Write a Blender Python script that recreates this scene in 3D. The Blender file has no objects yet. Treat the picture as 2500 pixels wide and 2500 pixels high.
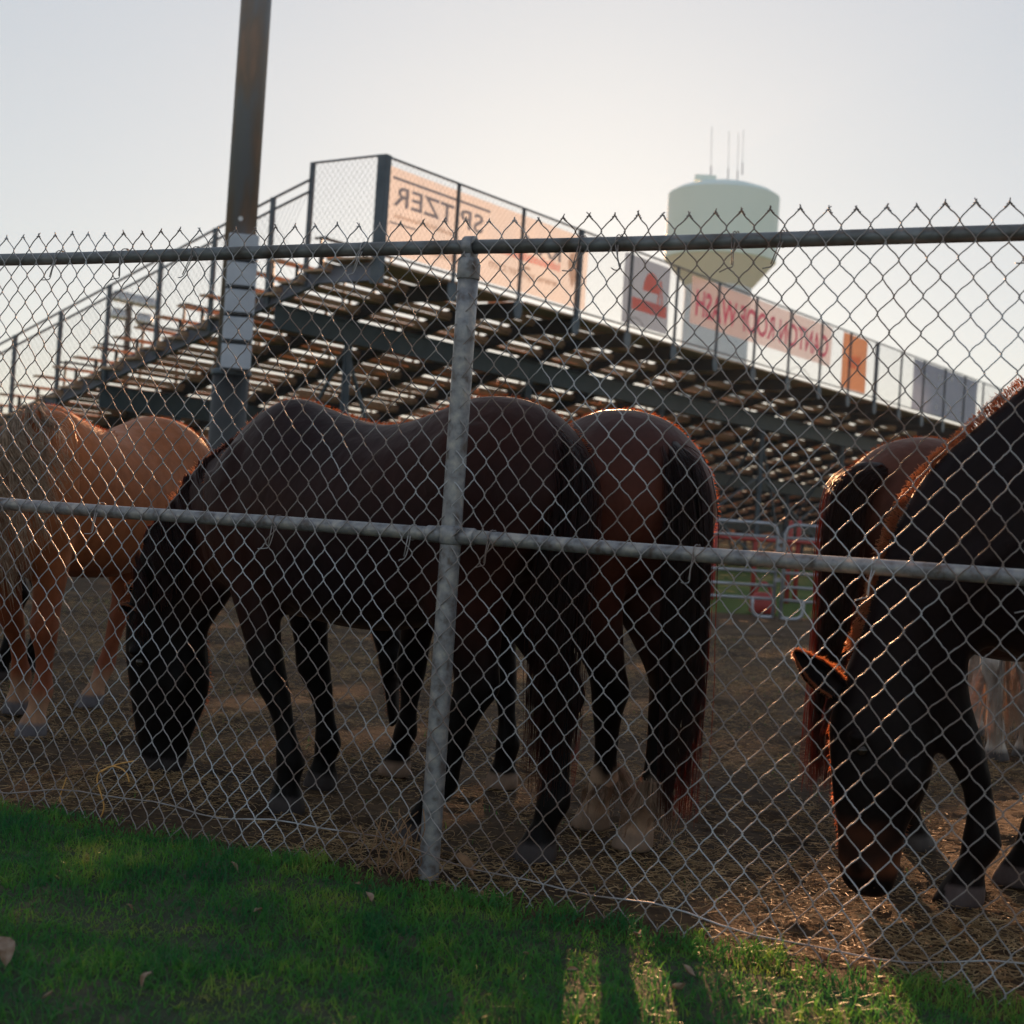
import bpy, math, random
import numpy as np
from mathutils import Vector, Matrix, Quaternion

R = math.radians
rng = np.random.default_rng(7)
random.seed(7)
scene = bpy.context.scene
COL = scene.collection

# ------------------------------------------------------------------ camera
FPX = 3571.0                       # 80 mm lens on a 56 mm square frame, in photo pixels
EYE = np.array([0.0, 0.0, 1.054])
PITCH, ROLL = R(0.29), R(3.8)
_F = np.array([0, math.cos(PITCH), math.sin(PITCH)])
_U0 = np.array([0, -math.sin(PITCH), math.cos(PITCH)])
_R0 = np.array([1.0, 0, 0])
CR = _R0 * math.cos(ROLL) + _U0 * math.sin(ROLL)
CU = -_R0 * math.sin(ROLL) + _U0 * math.cos(ROLL)
cam_d = bpy.data.cameras.new('camera')
cam = bpy.data.objects.new('camera', cam_d)
COL.objects.link(cam)
cam.matrix_world = Matrix(((CR[0], CU[0], -_F[0], EYE[0]), (CR[1], CU[1], -_F[1], EYE[1]),
                           (CR[2], CU[2], -_F[2], EYE[2]), (0, 0, 0, 1)))
cam_d.sensor_width = 56.0
cam_d.sensor_height = 56.0
cam_d.sensor_fit = 'HORIZONTAL'
cam_d.lens = 80.0
cam_d.clip_start = 0.05
cam_d.clip_end = 5000
cam_d.dof.use_dof = True
cam_d.dof.focus_distance = 4.9
cam_d.dof.aperture_fstop = 6.3
scene.camera = cam

# ------------------------------------------------------------------ sky, sun, exposure
HAZE = 0.0005
SUN_AZ, SUN_EL = R(2.1), R(10.95)
world = bpy.data.worlds.new('World')
scene.world = world
world.use_nodes = True
wn = world.node_tree
wn.nodes.clear()
w_out = wn.nodes.new('ShaderNodeOutputWorld')
w_bg = wn.nodes.new('ShaderNodeBackground')
w_sky = wn.nodes.new('ShaderNodeTexSky')
w_sky.sky_type = 'NISHITA'
w_sky.sun_disc = False
w_sky.sun_elevation = SUN_EL
w_sky.sun_rotation = SUN_AZ
w_sky.altitude = 0
w_sky.air_density = 1.0
w_sky.dust_density = 0.38
w_sky.ozone_density = 2.0
w_bg.inputs['Strength'].default_value = 0.125
w_gam = wn.nodes.new('ShaderNodeGamma')          # hazy air: evens out the sky
w_gam.inputs['Gamma'].default_value = 0.36
wn.links.new(w_sky.outputs[0], w_gam.inputs['Color'])
wn.links.new(w_gam.outputs[0], w_bg.inputs['Color'])
wn.links.new(w_bg.outputs[0], w_out.inputs['Surface'])

sun_d = bpy.data.lights.new('sun', 'SUN')
sun_d.energy = 5.0
sun_d.angle = R(0.35)
sun_d.color = (1.0, 0.52, 0.25)
sun = bpy.data.objects.new('sun', sun_d)
COL.objects.link(sun)
sun_dir = Vector((math.sin(SUN_AZ) * math.cos(SUN_EL), math.cos(SUN_AZ) * math.cos(SUN_EL), math.sin(SUN_EL)))
sun.rotation_euler = sun_dir.to_track_quat('Z', 'Y').to_euler()
sun.location = (3, 60, 20)

scene.view_settings.view_transform = 'Standard'
scene.view_settings.look = 'None'
scene.view_settings.gamma = 1.0
scene.view_settings.exposure = 1.62
scene.render.engine = 'CYCLES'
scene.cycles.max_bounces = 8
scene.cycles.transparent_max_bounces = 12
scene.cycles.use_denoising = True
scene.cycles.sample_clamp_indirect = 4.0


def at(px, py, d):
    """the point of the place seen at photo pixel (px, py), d metres ahead"""
    v = _F * FPX + CR * (px - 1250.0) + CU * (1250.0 - py)
    return EYE + v * (d / v[1])


def ground(px, py, z=0.0):
    v = _F * FPX + CR * (px - 1250.0) + CU * (1250.0 - py)
    return EYE + v * ((z - EYE[2]) / v[2])


# ------------------------------------------------------------------ mesh helpers
def np_mesh(name, V, Fs, smooth=False):
    V = np.asarray(V, dtype=np.float32)
    me = bpy.data.meshes.new(name)
    me.vertices.add(len(V))
    me.vertices.foreach_set('co', V.ravel())
    Fs = [np.asarray(f, dtype=np.int32) for f in Fs if len(f)]
    nl = sum(f.size for f in Fs)
    npoly = sum(len(f) for f in Fs)
    me.loops.add(nl)
    me.polygons.add(npoly)
    me.loops.foreach_set('vertex_index', np.concatenate([f.ravel() for f in Fs]))
    st, off = [], 0
    for f in Fs:
        st.append(off + np.arange(len(f)) * f.shape[1])
        off += f.size
    me.polygons.foreach_set('loop_start', np.concatenate(st).astype(np.int32))
    me.polygons.foreach_set('use_smooth', np.full(npoly, smooth))
    me.update(calc_edges=True)
    me.validate()
    return me


def obj(name, me, m=None, parent=None):
    o = bpy.data.objects.new(name, me)
    COL.objects.link(o)
    if m is not None and me is not None:
        for x in (m if isinstance(m, (list, tuple)) else [m]):
            me.materials.append(x)
    if parent is not None:
        o.parent = parent
    return o


def empty(name, loc=(0, 0, 0), rz=0.0):
    o = bpy.data.objects.new(name, None)
    COL.objects.link(o)
    o.location = loc
    o.rotation_euler = (0, 0, rz)
    o.empty_display_size = 0.2
    return o


def tag(o, label=None, cat=None, group=None, kind=None):
    if label: o['label'] = label
    if cat: o['category'] = cat
    if group: o['group'] = group
    if kind: o['kind'] = kind
    return o


class MB:
    """collects shapes for one mesh"""
    def __init__(self):
        self.V, self.Q, self.T, self.n = [], [], [], 0

    def add(self, V, Q=None, T=None):
        V = np.asarray(V, float).reshape(-1, 3)
        self.V.append(V)
        if Q is not None and len(Q): self.Q.append(np.asarray(Q, int).reshape(-1, 4) + self.n)
        if T is not None and len(T): self.T.append(np.asarray(T, int).reshape(-1, 3) + self.n)
        self.n += len(V)

    def box(self, c, s, ax=None):
        """centre, full sizes, axes (3 rows)"""
        ax = np.eye(3) if ax is None else np.asarray(ax, float)
        k = np.array([[x, y, z] for x in (-.5, .5) for y in (-.5, .5) for z in (-.5, .5)]) * np.asarray(s)
        V = np.asarray(c) + k @ ax
        Q = [(0, 1, 3, 2), (4, 6, 7, 5), (0, 4, 5, 1), (2, 3, 7, 6), (0, 2, 6, 4), (1, 5, 7, 3)]
        self.add(V, Q)

    def bar(self, a, b, w, h, up=(0, 0, 1)):
        a, b = np.asarray(a, float), np.asarray(b, float)
        t = b - a; L = np.linalg.norm(t); t = t / L
        s = np.cross(t, up)
        if np.linalg.norm(s) < 1e-5: s = np.cross(t, (1, 0, 0))
        s = s / np.linalg.norm(s); u = np.cross(s, t)
        self.box((a + b) / 2, (L, w, h), [t, s, u])

    def rings(self, rings, cap=True):
        rings = np.asarray(rings, float)
        m, k, _ = rings.shape
        V = rings.reshape(-1, 3)
        i = np.arange(m - 1)[:, None] * k; j = np.arange(k)[None, :]
        a = i + j; b = i + (j + 1) % k
        Q = np.stack([a, b, b + k, a + k], -1).reshape(-1, 4)
        T = []
        if cap:
            V = np.vstack([V, rings[0].mean(0), rings[-1].mean(0)])
            c0, c1 = m * k, m * k + 1
            for q in range(k):
                T.append((c0, (q + 1) % k, q))
                T.append((c1, (m - 1) * k + q, (m - 1) * k + (q + 1) % k))
        self.add(V, Q, T)

    def tube(self, P, r, n=8, cap=True):
        P = np.asarray(P, float); m = len(P)
        r = np.full(m, r) if np.isscalar(r) else np.asarray(r, float)
        T = np.gradient(P, axis=0); T /= np.linalg.norm(T, axis=1)[:, None] + 1e-9
        up = np.array([0, 0, 1.0]) if abs(T[0][2]) < .9 else np.array([1.0, 0, 0])
        s = np.cross(T[0], up); s /= np.linalg.norm(s)
        out = []
        ang = np.arange(n) * 2 * np.pi / n
        for i in range(m):
            s = s - T[i] * (s @ T[i]); s /= np.linalg.norm(s) + 1e-9
            u = np.cross(T[i], s)
            out.append(P[i] + r[i] * (np.cos(ang)[:, None] * s + np.sin(ang)[:, None] * u))
        self.rings(out, cap)

    def lathe(self, prof, c=(0, 0, 0), n=48):
        ang = np.arange(n) * 2 * np.pi / n
        out = [np.stack([c[0] + r * np.cos(ang), c[1] + r * np.sin(ang), np.full(n, c[2] + z)], 1) for r, z in prof]
        self.rings(out, True)

    def mesh(self, name, smooth=False):
        return np_mesh(name, np.vstack(self.V), [np.vstack(x) for x in (self.Q, self.T) if x], smooth)

    def build(self, name, m, parent=None, smooth=False, bevel=0.0):
        o = obj(name, self.mesh(name, smooth), m, parent)
        if bevel:
            b = o.modifiers.new('bevel', 'BEVEL'); b.width = bevel; b.segments = 2
        return o


def catmull(P, k=4):
    P = np.asarray(P, float)
    Q = np.vstack([2 * P[0] - P[1], P, 2 * P[-1] - P[-2]])
    out = []
    for i in range(1, len(Q) - 2):
        for t in np.arange(k) / k:
            a, b, c, d = Q[i - 1], Q[i], Q[i + 1], Q[i + 2]
            out.append(.5 * (2 * b + (c - a) * t + (2 * a - 5 * b + 4 * c - d) * t * t + (-a + 3 * b - 3 * c + d) * t ** 3))
    out.append(P[-1])
    return np.array(out)


def tubes_np(P, r, n=3):
    """P (N,m,3) strands, r (N,m) radii -> verts, quads. Fast open tubes."""
    N, m, _ = P.shape
    T = np.gradient(P, axis=1); T /= np.linalg.norm(T, axis=2)[..., None] + 1e-9
    ref = np.zeros_like(T); ref[..., 0] = 0.31; ref[..., 1] = 0.94; ref[..., 2] = 0.13
    s = np.cross(T, ref); s /= np.linalg.norm(s, axis=2)[..., None] + 1e-9
    u = np.cross(T, s)
    ang = np.arange(n) * 2 * np.pi / n
    V = P[:, :, None, :] + r[:, :, None, None] * (np.cos(ang)[None, None, :, None] * s[:, :, None, :] + np.sin(ang)[None, None, :, None] * u[:, :, None, :])
    base = (np.arange(N) * m * n)[:, None, None]
    i = (np.arange(m - 1) * n)[None, :, None]; j = np.arange(n)[None, None, :]
    a = base + i + j; b = base + i + (j + 1) % n
    Q = np.stack([a, b, b + n, a + n], -1).reshape(-1, 4)
    return V.reshape(-1, 3), Q


# ------------------------------------------------------------------ materials
def new_mat(name):
    m = bpy.data.materials.new(name)
    m.use_nodes = True
    nt = m.node_tree
    return m, nt, nt.nodes['Principled BSDF']


def noise(nt, scale, detail=4, rough=.55, vec=None, coord='Object', stretch=None):
    tc = nt.nodes.new('ShaderNodeTexCoord')
    n = nt.nodes.new('ShaderNodeTexNoise')
    n.inputs['Scale'].default_value = scale
    n.inputs['Detail'].default_value = detail
    n.inputs['Roughness'].default_value = rough
    if stretch:
        mp = nt.nodes.new('ShaderNodeMapping')
        mp.inputs['Scale'].default_value = stretch
        nt.links.new(tc.outputs[coord], mp.inputs['Vector'])
        nt.links.new(mp.outputs[0], n.inputs['Vector'])
    else:
        nt.links.new(tc.outputs[coord], n.inputs['Vector'])
    return n


def ramp(nt, src, stops):
    r = nt.nodes.new('ShaderNodeValToRGB')
    el = r.color_ramp.elements
    while len(el) < len(stops): el.new(0.5)
    for e, (p, c) in zip(el, stops):
        e.position = p
        e.color = (*c, 1) if len(c) == 3 else c
    nt.links.new(src, r.inputs[0])
    return r


def bump(nt, src, strength, dist, bsdf):
    b = nt.nodes.new('ShaderNodeBump')
    b.inputs['Strength'].default_value = strength
    b.inputs['Distance'].default_value = dist
    nt.links.new(src, b.inputs['Height'])
    nt.links.new(b.outputs[0], bsdf.inputs['Normal'])
    return b


def mottled(name, stops, scale=8, rough=.6, metal=0.0, bstr=.15, bdist=.002, stretch=None, detail=5, sheen=0):
    m, nt, b = new_mat(name)
    n = noise(nt, scale, detail, stretch=stretch)
    r = ramp(nt, n.outputs['Fac'], stops)
    nt.links.new(r.outputs[0], b.inputs['Base Color'])
    b.inputs['Roughness'].default_value = rough
    b.inputs['Metallic'].default_value = metal
    if bstr: bump(nt, n.outputs['Fac'], bstr, bdist, b)
    return m


M = {}
M['galv'] = mottled('galvanised_pipe', [(.32, (.13, .105, .095)), (.46, (.24, .24, .26)), (.58, (.33, .32, .32)), (.70, (.46, .42, .39))], 26, .5, .4, .35, .0015)
M['galv_rail'] = mottled('weathered_rail', [(.32, (.10, .085, .075)), (.5, (.17, .18, .19)), (.70, (.26, .27, .285))], 9, .5, .45, .1, .001)
M['wire'] = mottled('fence_wire', [(.34, (.17, .105, .08)), (.50, (.31, .28, .275)), (.66, (.50, .51, .55))], 3.0, .5, .25, 0)
M['steel'] = mottled('painted_steel', [(.3, (.05, .07, .095)), (.55, (.08, .105, .135)), (.75, (.12, .135, .155))], 3, .5, .1, .05, .002)
M['steel_teal'] = mottled('teal_steel', [(.3, (.022, .040, .055)), (.55, (.035, .058, .078)), (.75, (.055, .07, .08))], 3, .5, .1, .05, .002)
M['steel_skylit'] = mottled('skylit_steel', [(.3, (.12, .13, .18)), (.55, (.17, .18, .24)), (.75, (.22, .22, .27))], 3, .5, .1, .05, .002)  # lighter violet copy: skylight on the end stringer put into its colour
M['steel_dark'] = mottled('dull_steel', [(.3, (.018, .020, .022)), (.6, (.035, .035, .036)), (.8, (.06, .05, .045))], 3, .6, .1, .05, .002)
M['wood'] = mottled('bleacher_plank', [(.3, (.36, .20, .12)), (.52, (.56, .35, .23)), (.75, (.68, .47, .33))], 5, .7, 0, .25, .003, stretch=(.35, 3, 3))
M['pole'] = mottled('rusting_pole', [(.46, (.17, .18, .20)), (.56, (.20, .155, .13)), (.70, (.34, .20, .14))], 2.4, .55, .25, .08, .002, stretch=(1, 1, .22))
M['box_paint'] = mottled('pale_box_paint', [(.3, (.40, .43, .50)), (.7, (.50, .53, .60))], 5, .5, .1, .05, .001)
M['tank'] = mottled('hazed_tank_paint', [(.3, (.78, .90, .85)), (.7, (.82, .93, .88))], .25, .5, 0, 0)  # tank and cone: distant haze is put into the colour as paleness
M['tank_cone'] = mottled('hazed_cone_paint', [(.3, (.90, .84, .74)), (.7, (.93, .87, .77))], .25, .6, 0, 0)
M['concrete'] = mottled('tower_concrete', [(.3, (.72, .74, .74)), (.7, (.80, .82, .82))], .5, .8, 0, 0)
M['panel'] = mottled('corral_pipe', [(.3, (.30, .31, .34)), (.7, (.46, .47, .52))], 6, .4, .5, 0)
M['red'] = mottled('red_paint', [(.3, (.30, .03, .025)), (.7, (.42, .05, .04))], 5, .5, 0, 0)
M['white'] = mottled('off_white_paint', [(.3, (.55, .55, .58)), (.7, (.7, .7, .72))], 5, .5, 0, 0)
M['teal'] = mottled('teal_paint', [(.3, (.05, .16, .17)), (.7, (.08, .22, .24))], 5, .5, 0, 0)
M['twine'] = mottled('baling_twine', [(.3, (.50, .24, .06)), (.7, (.72, .38, .12))], 60, .7, 0, .3, .001)
M['bark'] = mottled('dry_stem', [(.3, (.16, .08, .04)), (.7, (.36, .20, .10))], 30, .8, 0, .3, .001)
M['hoof'] = mottled('hoof_horn', [(.3, (.10, .09, .085)), (.7, (.17, .155, .15))], 20, .5, 0, .1, .001)
M['eye'] = mottled('horse_eye', [(.3, (.01, .008, .006)), (.7, (.02, .015, .01))], 5, .1, 0, 0)
M['lamp'] = mottled('lamp_housing', [(.3, (.5, .5, .5)), (.7, (.65, .65, .65))], 5, .25, .6, 0)


def leafy(name, c1, c2, trans, scale=30, tmix=.45, rough=.5):
    m, nt, b = new_mat(name)
    n = noise(nt, scale, 3)
    r = ramp(nt, n.outputs['Fac'], [(.35, c1), (.65, c2)])
    nt.links.new(r.outputs[0], b.inputs['Base Color'])
    b.inputs['Roughness'].default_value = rough
    b.inputs['Specular IOR Level'].default_value = .2
    t = nt.nodes.new('ShaderNodeBsdfTranslucent'); t.inputs['Color'].default_value = (*trans, 1)
    mx = nt.nodes.new('ShaderNodeMixShader'); mx.inputs[0].default_value = tmix
    nt.links.new(b.outputs[0], mx.inputs[1]); nt.links.new(t.outputs[0], mx.inputs[2])
    nt.links.new(mx.outputs[0], nt.nodes['Material Output'].inputs['Surface'])
    return m


def grass_mat():
    m, nt, b = new_mat('grass_blade')
    n = noise(nt, 3.2, 10, .8)
    r = ramp(nt, n.outputs['Fac'], [(.30, (.014, .095, .045)), (.42, (.035, .18, .055)), (.53, (.10, .29, .045)), (.60, (.28, .38, .07)), (.68, (.38, .29, .14))])
    nt.links.new(r.outputs[0], b.inputs['Base Color'])
    b.inputs['Roughness'].default_value = .45; b.inputs['Specular IOR Level'].default_value = .25
    t = nt.nodes.new('ShaderNodeBsdfTranslucent')
    nt.links.new(r.outputs[0], t.inputs['Color'])
    mx = nt.nodes.new('ShaderNodeMixShader'); mx.inputs[0].default_value = .5
    nt.links.new(b.outputs[0], mx.inputs[1]); nt.links.new(t.outputs[0], mx.inputs[2])
    nt.links.new(mx.outputs[0], nt.nodes['Material Output'].inputs['Surface'])
    return m


M['grass'] = grass_mat()
M['straw'] = leafy('straw', (.22, .13, .055), (.72, .50, .27), (.35, .22, .09), 12, .3, .55)
M['deadleaf'] = leafy('dead_leaf', (.25, .15, .09), (.48, .36, .28), (.4, .22, .1), 40, .3, .7)
M['hair_black'] = leafy('black_hair', (.005, .004, .005), (.013, .009, .009), (.62, .15, .04), 20, .27, .42)
M['hair_blond'] = leafy('blond_hair', (.24, .155, .10), (.52, .38, .27), (.6, .35, .15), 40, .3, .5)
M['hair_tan'] = leafy('tan_hair', (.32, .21, .14), (.55, .38, .27), (.5, .25, .12), 40, .3, .6)
M['hair_white'] = leafy('white_hair', (.45, .40, .34), (.7, .64, .56), (.7, .4, .15), 40, .35, .5)


def banner_mat(name, c, trans, thru=.28, scale=2):
    """thin perforated vinyl: passes some straight light, glows where the sun is behind it"""
    m, nt, b = new_mat(name)
    n = noise(nt, scale, 3)
    r = ramp(nt, n.outputs['Fac'], [(.3, tuple(x * .9 for x in c)), (.7, c)])
    nw = noise(nt, 3.5, 3, .5, stretch=(1, 1, .25)); bump(nt, nw.outputs['Fac'], .6, .05, b)
    nt.links.new(r.outputs[0], b.inputs['Base Color'])
    b.inputs['Roughness'].default_value = .7
    t = nt.nodes.new('ShaderNodeBsdfTranslucent'); t.inputs['Color'].default_value = (*trans, 1)
    mx = nt.nodes.new('ShaderNodeMixShader'); mx.inputs[0].default_value = .55
    nt.links.new(b.outputs[0], mx.inputs[1]); nt.links.new(t.outputs[0], mx.inputs[2])
    tp = nt.nodes.new('ShaderNodeBsdfTransparent')
    m2 = nt.nodes.new('ShaderNodeMixShader'); m2.inputs[0].default_value = thru
    nt.links.new(mx.outputs[0], m2.inputs[1]); nt.links.new(tp.outputs[0], m2.inputs[2])
    nt.links.new(m2.outputs[0], nt.nodes['Material Output'].inputs['Surface'])
    return m


M['ban_tan'] = banner_mat('cream_banner', (.60, .52, .43), (.62, .55, .48), .36)
M['ban_blue'] = banner_mat('slate_banner', (.10, .13, .24), (.07, .10, .19), .20)
M['ban_white'] = banner_mat('white_banner', (.44, .44, .50), (.34, .33, .40), .24)
M['ban_orange'] = banner_mat('orange_banner', (.34, .17, .06), (.32, .15, .05), .08)
M['ban_navy'] = banner_mat('blue_banner', (.15, .21, .38), (.13, .18, .32), .12)
M['ink_blue'] = banner_mat('blue_print', (.08, .13, .24), (.10, .15, .26), .15)
M['ink_grey'] = banner_mat('faded_print', (.36, .31, .30), (.42, .36, .33), .2)
M['ink_red'] = banner_mat('red_print', (.60, .10, .10), (.70, .16, .12), .15)
M['ink_pink'] = banner_mat('magenta_print', (.52, .09, .22), (.50, .10, .24), .10)

# ---- coat: vertex-painted natural coat colour
def coat_mat(name, sheen=(1, .55, .32), sw=.06, rough=.5):
    m, nt, b = new_mat(name)
    a = nt.nodes.new('ShaderNodeVertexColor'); a.layer_name = 'coat'
    n = noise(nt, 26, 5, .6, stretch=(1, 1, .6))
    mx = nt.nodes.new('ShaderNodeMix'); mx.data_type = 'RGBA'; mx.blend_type = 'MULTIPLY'
    mx.inputs[0].default_value = .5
    r = ramp(nt, n.outputs['Fac'], [(.3, (.55, .55, .55)), (.7, (1.25, 1.22, 1.2))])
    nt.links.new(a.outputs['Color'], mx.inputs[6]); nt.links.new(r.outputs[0], mx.inputs[7])
    nt.links.new(mx.outputs[2], b.inputs['Base Color'])
    b.inputs['Roughness'].default_value = rough
    b.inputs['Specular IOR Level'].default_value = .09
    b.inputs['Sheen Weight'].default_value = sw
    b.inputs['Sheen Roughness'].default_value = .35
    b.inputs['Sheen Tint'].default_value = (*sheen, 1)
    n2 = noise(nt, 160, 3, .6, stretch=(1, 1, .3))
    n3 = noise(nt, 7, 3, .5, stretch=(1.2, 1.2, .8))
    b1 = bump(nt, n3.outputs['Fac'], .35, .035, b)
    b2 = bump(nt, n2.outputs['Fac'], .25, .002, b)
    nt.links.new(b1.outputs[0], b2.inputs['Normal'])
    return m


M['coat'] = coat_mat('horse_coat')

# ------------------------------------------------------------------ ground
def pen_mat():
    m, nt, b = new_mat('trodden_dirt')
    n1 = noise(nt, 1.3, 6, .6); n2 = noise(nt, 18, 6, .7)
    r1 = ramp(nt, n1.outputs['Fac'], [(.3, (.042, .028, .019)), (.5, (.085, .055, .035)), (.72, (.16, .105, .062))])
    r2 = ramp(nt, n2.outputs['Fac'], [(.35, (.5, .5, .5)), (.65, (1.35, 1.3, 1.2))])
    mx = nt.nodes.new('ShaderNodeMix'); mx.data_type = 'RGBA'; mx.blend_type = 'MULTIPLY'; mx.inputs[0].default_value = 1
    nt.links.new(r1.outputs[0], mx.inputs[6]); nt.links.new(r2.outputs[0], mx.inputs[7])
    nt.links.new(mx.outputs[2], b.inputs['Base Color'])
    b.inputs['Roughness'].default_value = .9; b.inputs['Specular IOR Level'].default_value = .1
    bump(nt, n2.outputs['Fac'], .8, .03, b)
    return m


def field_mat():
    m, nt, b = new_mat('far_grass')
    n1 = noise(nt, .35, 6, .6); n2 = noise(nt, 9, 5, .7)
    r1 = ramp(nt, n1.outputs['Fac'], [(.3, (.045, .085, .02)), (.6, (.10, .13, .035)), (.75, (.16, .13, .06))])
    nt.links.new(r1.outputs[0], b.inputs['Base Color'])
    b.inputs['Roughness'].default_value = .9; b.inputs['Specular IOR Level'].default_value = .1
    bump(nt, n2.outputs['Fac'], .8, .08, b)
    return m


def grid(x0, x1, y0, y1, step, zf):
    xs = np.arange(x0, x1 + step * .5, step); ys = np.arange(y0, y1 + step * .5, step)
    X, Y = np.meshgrid(xs, ys)
    Z = zf(X, Y)
    V = np.stack([X, Y, Z], -1).reshape(-1, 3)
    nx, ny = len(xs), len(ys)
    i = np.arange(ny - 1)[:, None] * nx + np.arange(nx - 1)[None, :]
    Q = np.stack([i, i + 1, i + 1 + nx, i + nx], -1).reshape(-1, 4)
    return V, Q


_ph = rng.uniform(0, 6.28, (24, 3)); _fr = rng.uniform(.8, 14, 24); _an = rng.uniform(0, 6.28, 24)
def hgt(X, Y):
    z = np.zeros_like(X)
    for k in range(24):
        f = _fr[k]
        z = z + np.sin((X * np.cos(_an[k]) + Y * np.sin(_an[k])) * f + _ph[k][0] + 1.3 * np.sin(X * f * .37 + _ph[k][1])) / (f + 1.0)
    return z * .011


_gx = np.arange(-9.5, 10.5, .025); _gy = np.arange(1.5, 20, .025)
_GX, _GY = np.meshgrid(_gx, _gy)
_HR = hgt(_GX, _GY)
_r2 = np.random.default_rng(21)
for _k in range(1100):
    _d = 3.2 + 13 * _r2.uniform() ** 1.4; _x = _r2.uniform(-.5, .5) * (_d * .85 + 1.5)
    if (_x * -math.sin(R(26.2)) + (_d - 4.19) * -math.cos(R(26.2)) + .246 * -math.sin(R(26.2))) > -.1: continue
    _r = _r2.uniform(.045, .075); _a = _r2.uniform(0, 3.14)
    _i0, _j0 = int((_x + 9.5) / .025), int((_d - 1.5) / .025)
    _sl = (slice(max(0, _j0 - 8), _j0 + 9), slice(max(0, _i0 - 8), _i0 + 9))
    _dx, _dy = _GX[_sl] - _x, _GY[_sl] - _d
    _q = np.sqrt((_dx * np.cos(_a) + _dy * np.sin(_a)) ** 2 + 1.5 * (-_dx * np.sin(_a) + _dy * np.cos(_a)) ** 2) / _r
    _HR[_sl] += _r2.uniform(.5, 1) * (-.020 * np.exp(-_q ** 4) + .010 * np.exp(-((_q - 1.45) / .35) ** 2))


def hsamp(X, Y):
    fx = np.clip((X + 9.5) / .025, 0, len(_gx) - 2.001); fy = np.clip((Y - 1.5) / .025, 0, len(_gy) - 2.001)
    i, j = fx.astype(int), fy.astype(int); a, b = fx - i, fy - j
    return (_HR[j, i] * (1 - a) + _HR[j, i + 1] * a) * (1 - b) + (_HR[j + 1, i] * (1 - a) + _HR[j + 1, i + 1] * a) * b


def hgt_edge(X, Y):
    e = np.clip(np.minimum.reduce([X + 9, 10 - X, Y - 2.0, 19.5 - Y]) / .6, 0, 1)
    return hsamp(np.asarray(X, float), np.asarray(Y, float)) * e


# fence line (on the ground): through the post, direction U
P0 = ground(1045, 2151)
UF = np.array([-math.cos(R(26.2)), math.sin(R(26.2)), 0])       # leftwards, away from the viewer
NF = np.array([-math.sin(R(26.2)), -math.cos(R(26.2)), 0])      # towards the viewer's side


def fence_side(X, Y):
    """signed distance from the fence line, positive on the lawn side"""
    return (X - P0[0]) * NF[0] + (Y - P0[1]) * NF[1]


V, Q = grid(-9, 10, 2.0, 19.5, .035, hgt_edge)
o = obj('ground', np_mesh('ground', V, [Q], True), pen_mat()); tag(o, kind='structure')
mb = MB(); mb.add([(-900, -60, -.03), (900, -60, -.03), (900, 1200, -.03), (-900, 1200, -.03)], [(0, 1, 2, 3)])
o = mb.build('field', field_mat()); tag(o, kind='structure')
# low grassy rise beyond the pen
V, Q = grid(-60, 60, 19.0, 60, .5, lambda X, Y: -.02 + .14 * np.clip((Y - 19.4) / 2.0, 0, 1) + .03 * np.sin(X * .7) * np.clip((Y - 19.4) / 4, 0, 1))
o = obj('grass_bank', np_mesh('grass_bank', V, [Q], True), bpy.data.materials['far_grass']); tag(o, kind='structure')


# lawn earth beneath the grass, in front of the fence
def lawn_edge(u):
    return .035 + .03 * np.sin(u * 4.3 + .5) + .02 * np.sin(u * 11 + 1) + .05 * np.clip(u - .9, 0, 1) * 0


us = np.arange(-4.5, 4.51, .06); vs = np.concatenate([[0], np.arange(.04, 3.6, .06)])
Uu, Vv = np.meshgrid(us, vs)
off = Vv + lawn_edge(Uu)
LX = P0[0] + UF[0] * Uu + NF[0] * off; LY = P0[1] + UF[1] * Uu + NF[1] * off
LZ = np.where(LY > 2.6, hgt_edge(LX, LY), 0) + .010
LZ = LZ - .035 * np.clip(1 - Vv / .22, 0, 1)
nx, ny = len(us), len(vs)
i = np.arange(ny - 1)[:, None] * nx + np.arange(nx - 1)[None, :]
Q = np.stack([i, i + 1, i + 1 + nx, i + nx], -1).reshape(-1, 4)
M['lawn_soil'] = mottled('lawn_soil', [(.35, (.018, .03, .010)), (.55, (.035, .045, .02)), (.7, (.09, .065, .045))], 9, .95, 0, .6, .02)
o = obj('lawn', np_mesh('lawn', np.stack([LX, LY, LZ], -1).reshape(-1, 3), [Q], True), M['lawn_soil']); tag(o, kind='structure')


def blades(N, x, y, z, h, w, lean, mat, name, label, cat):
    """N bent blades: 3 quads-ish each, as one mesh"""
    az = rng.uniform(0, 2 * np.pi, N); ld = rng.uniform(0, 2 * np.pi, N)
    ts = np.array([0, .4, .75, 1.0]); ws = np.array([1, .85, .5, .06])
    sx, sy = np.cos(az), np.sin(az)
    V = np.zeros((N, 4, 2, 3))
    for k in range(4):
        t = ts[k]
        cx = x + np.cos(ld) * lean * h * t * t; cy = y + np.sin(ld) * lean * h * t * t
        cz = z + h * (t - .35 * lean * t * t)
        for s_, sg in ((0, -1), (1, 1)):
            V[:, k, s_, 0] = cx + sg * sx * w * ws[k] * .5
            V[:, k, s_, 1] = cy + sg * sy * w * ws[k] * .5
            V[:, k, s_, 2] = cz
    b = (np.arange(N) * 8)[:, None]
    q = np.array([[0, 1, 3, 2], [2, 3, 5, 4], [4, 5, 7, 6]]).reshape(-1)
    Q = (b + q[None, :]).reshape(-1, 4)
    o = obj(name, np_mesh(name, V.reshape(-1, 3), [Q], True), mat)
    return tag(o, label, cat, kind='stuff')


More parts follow.
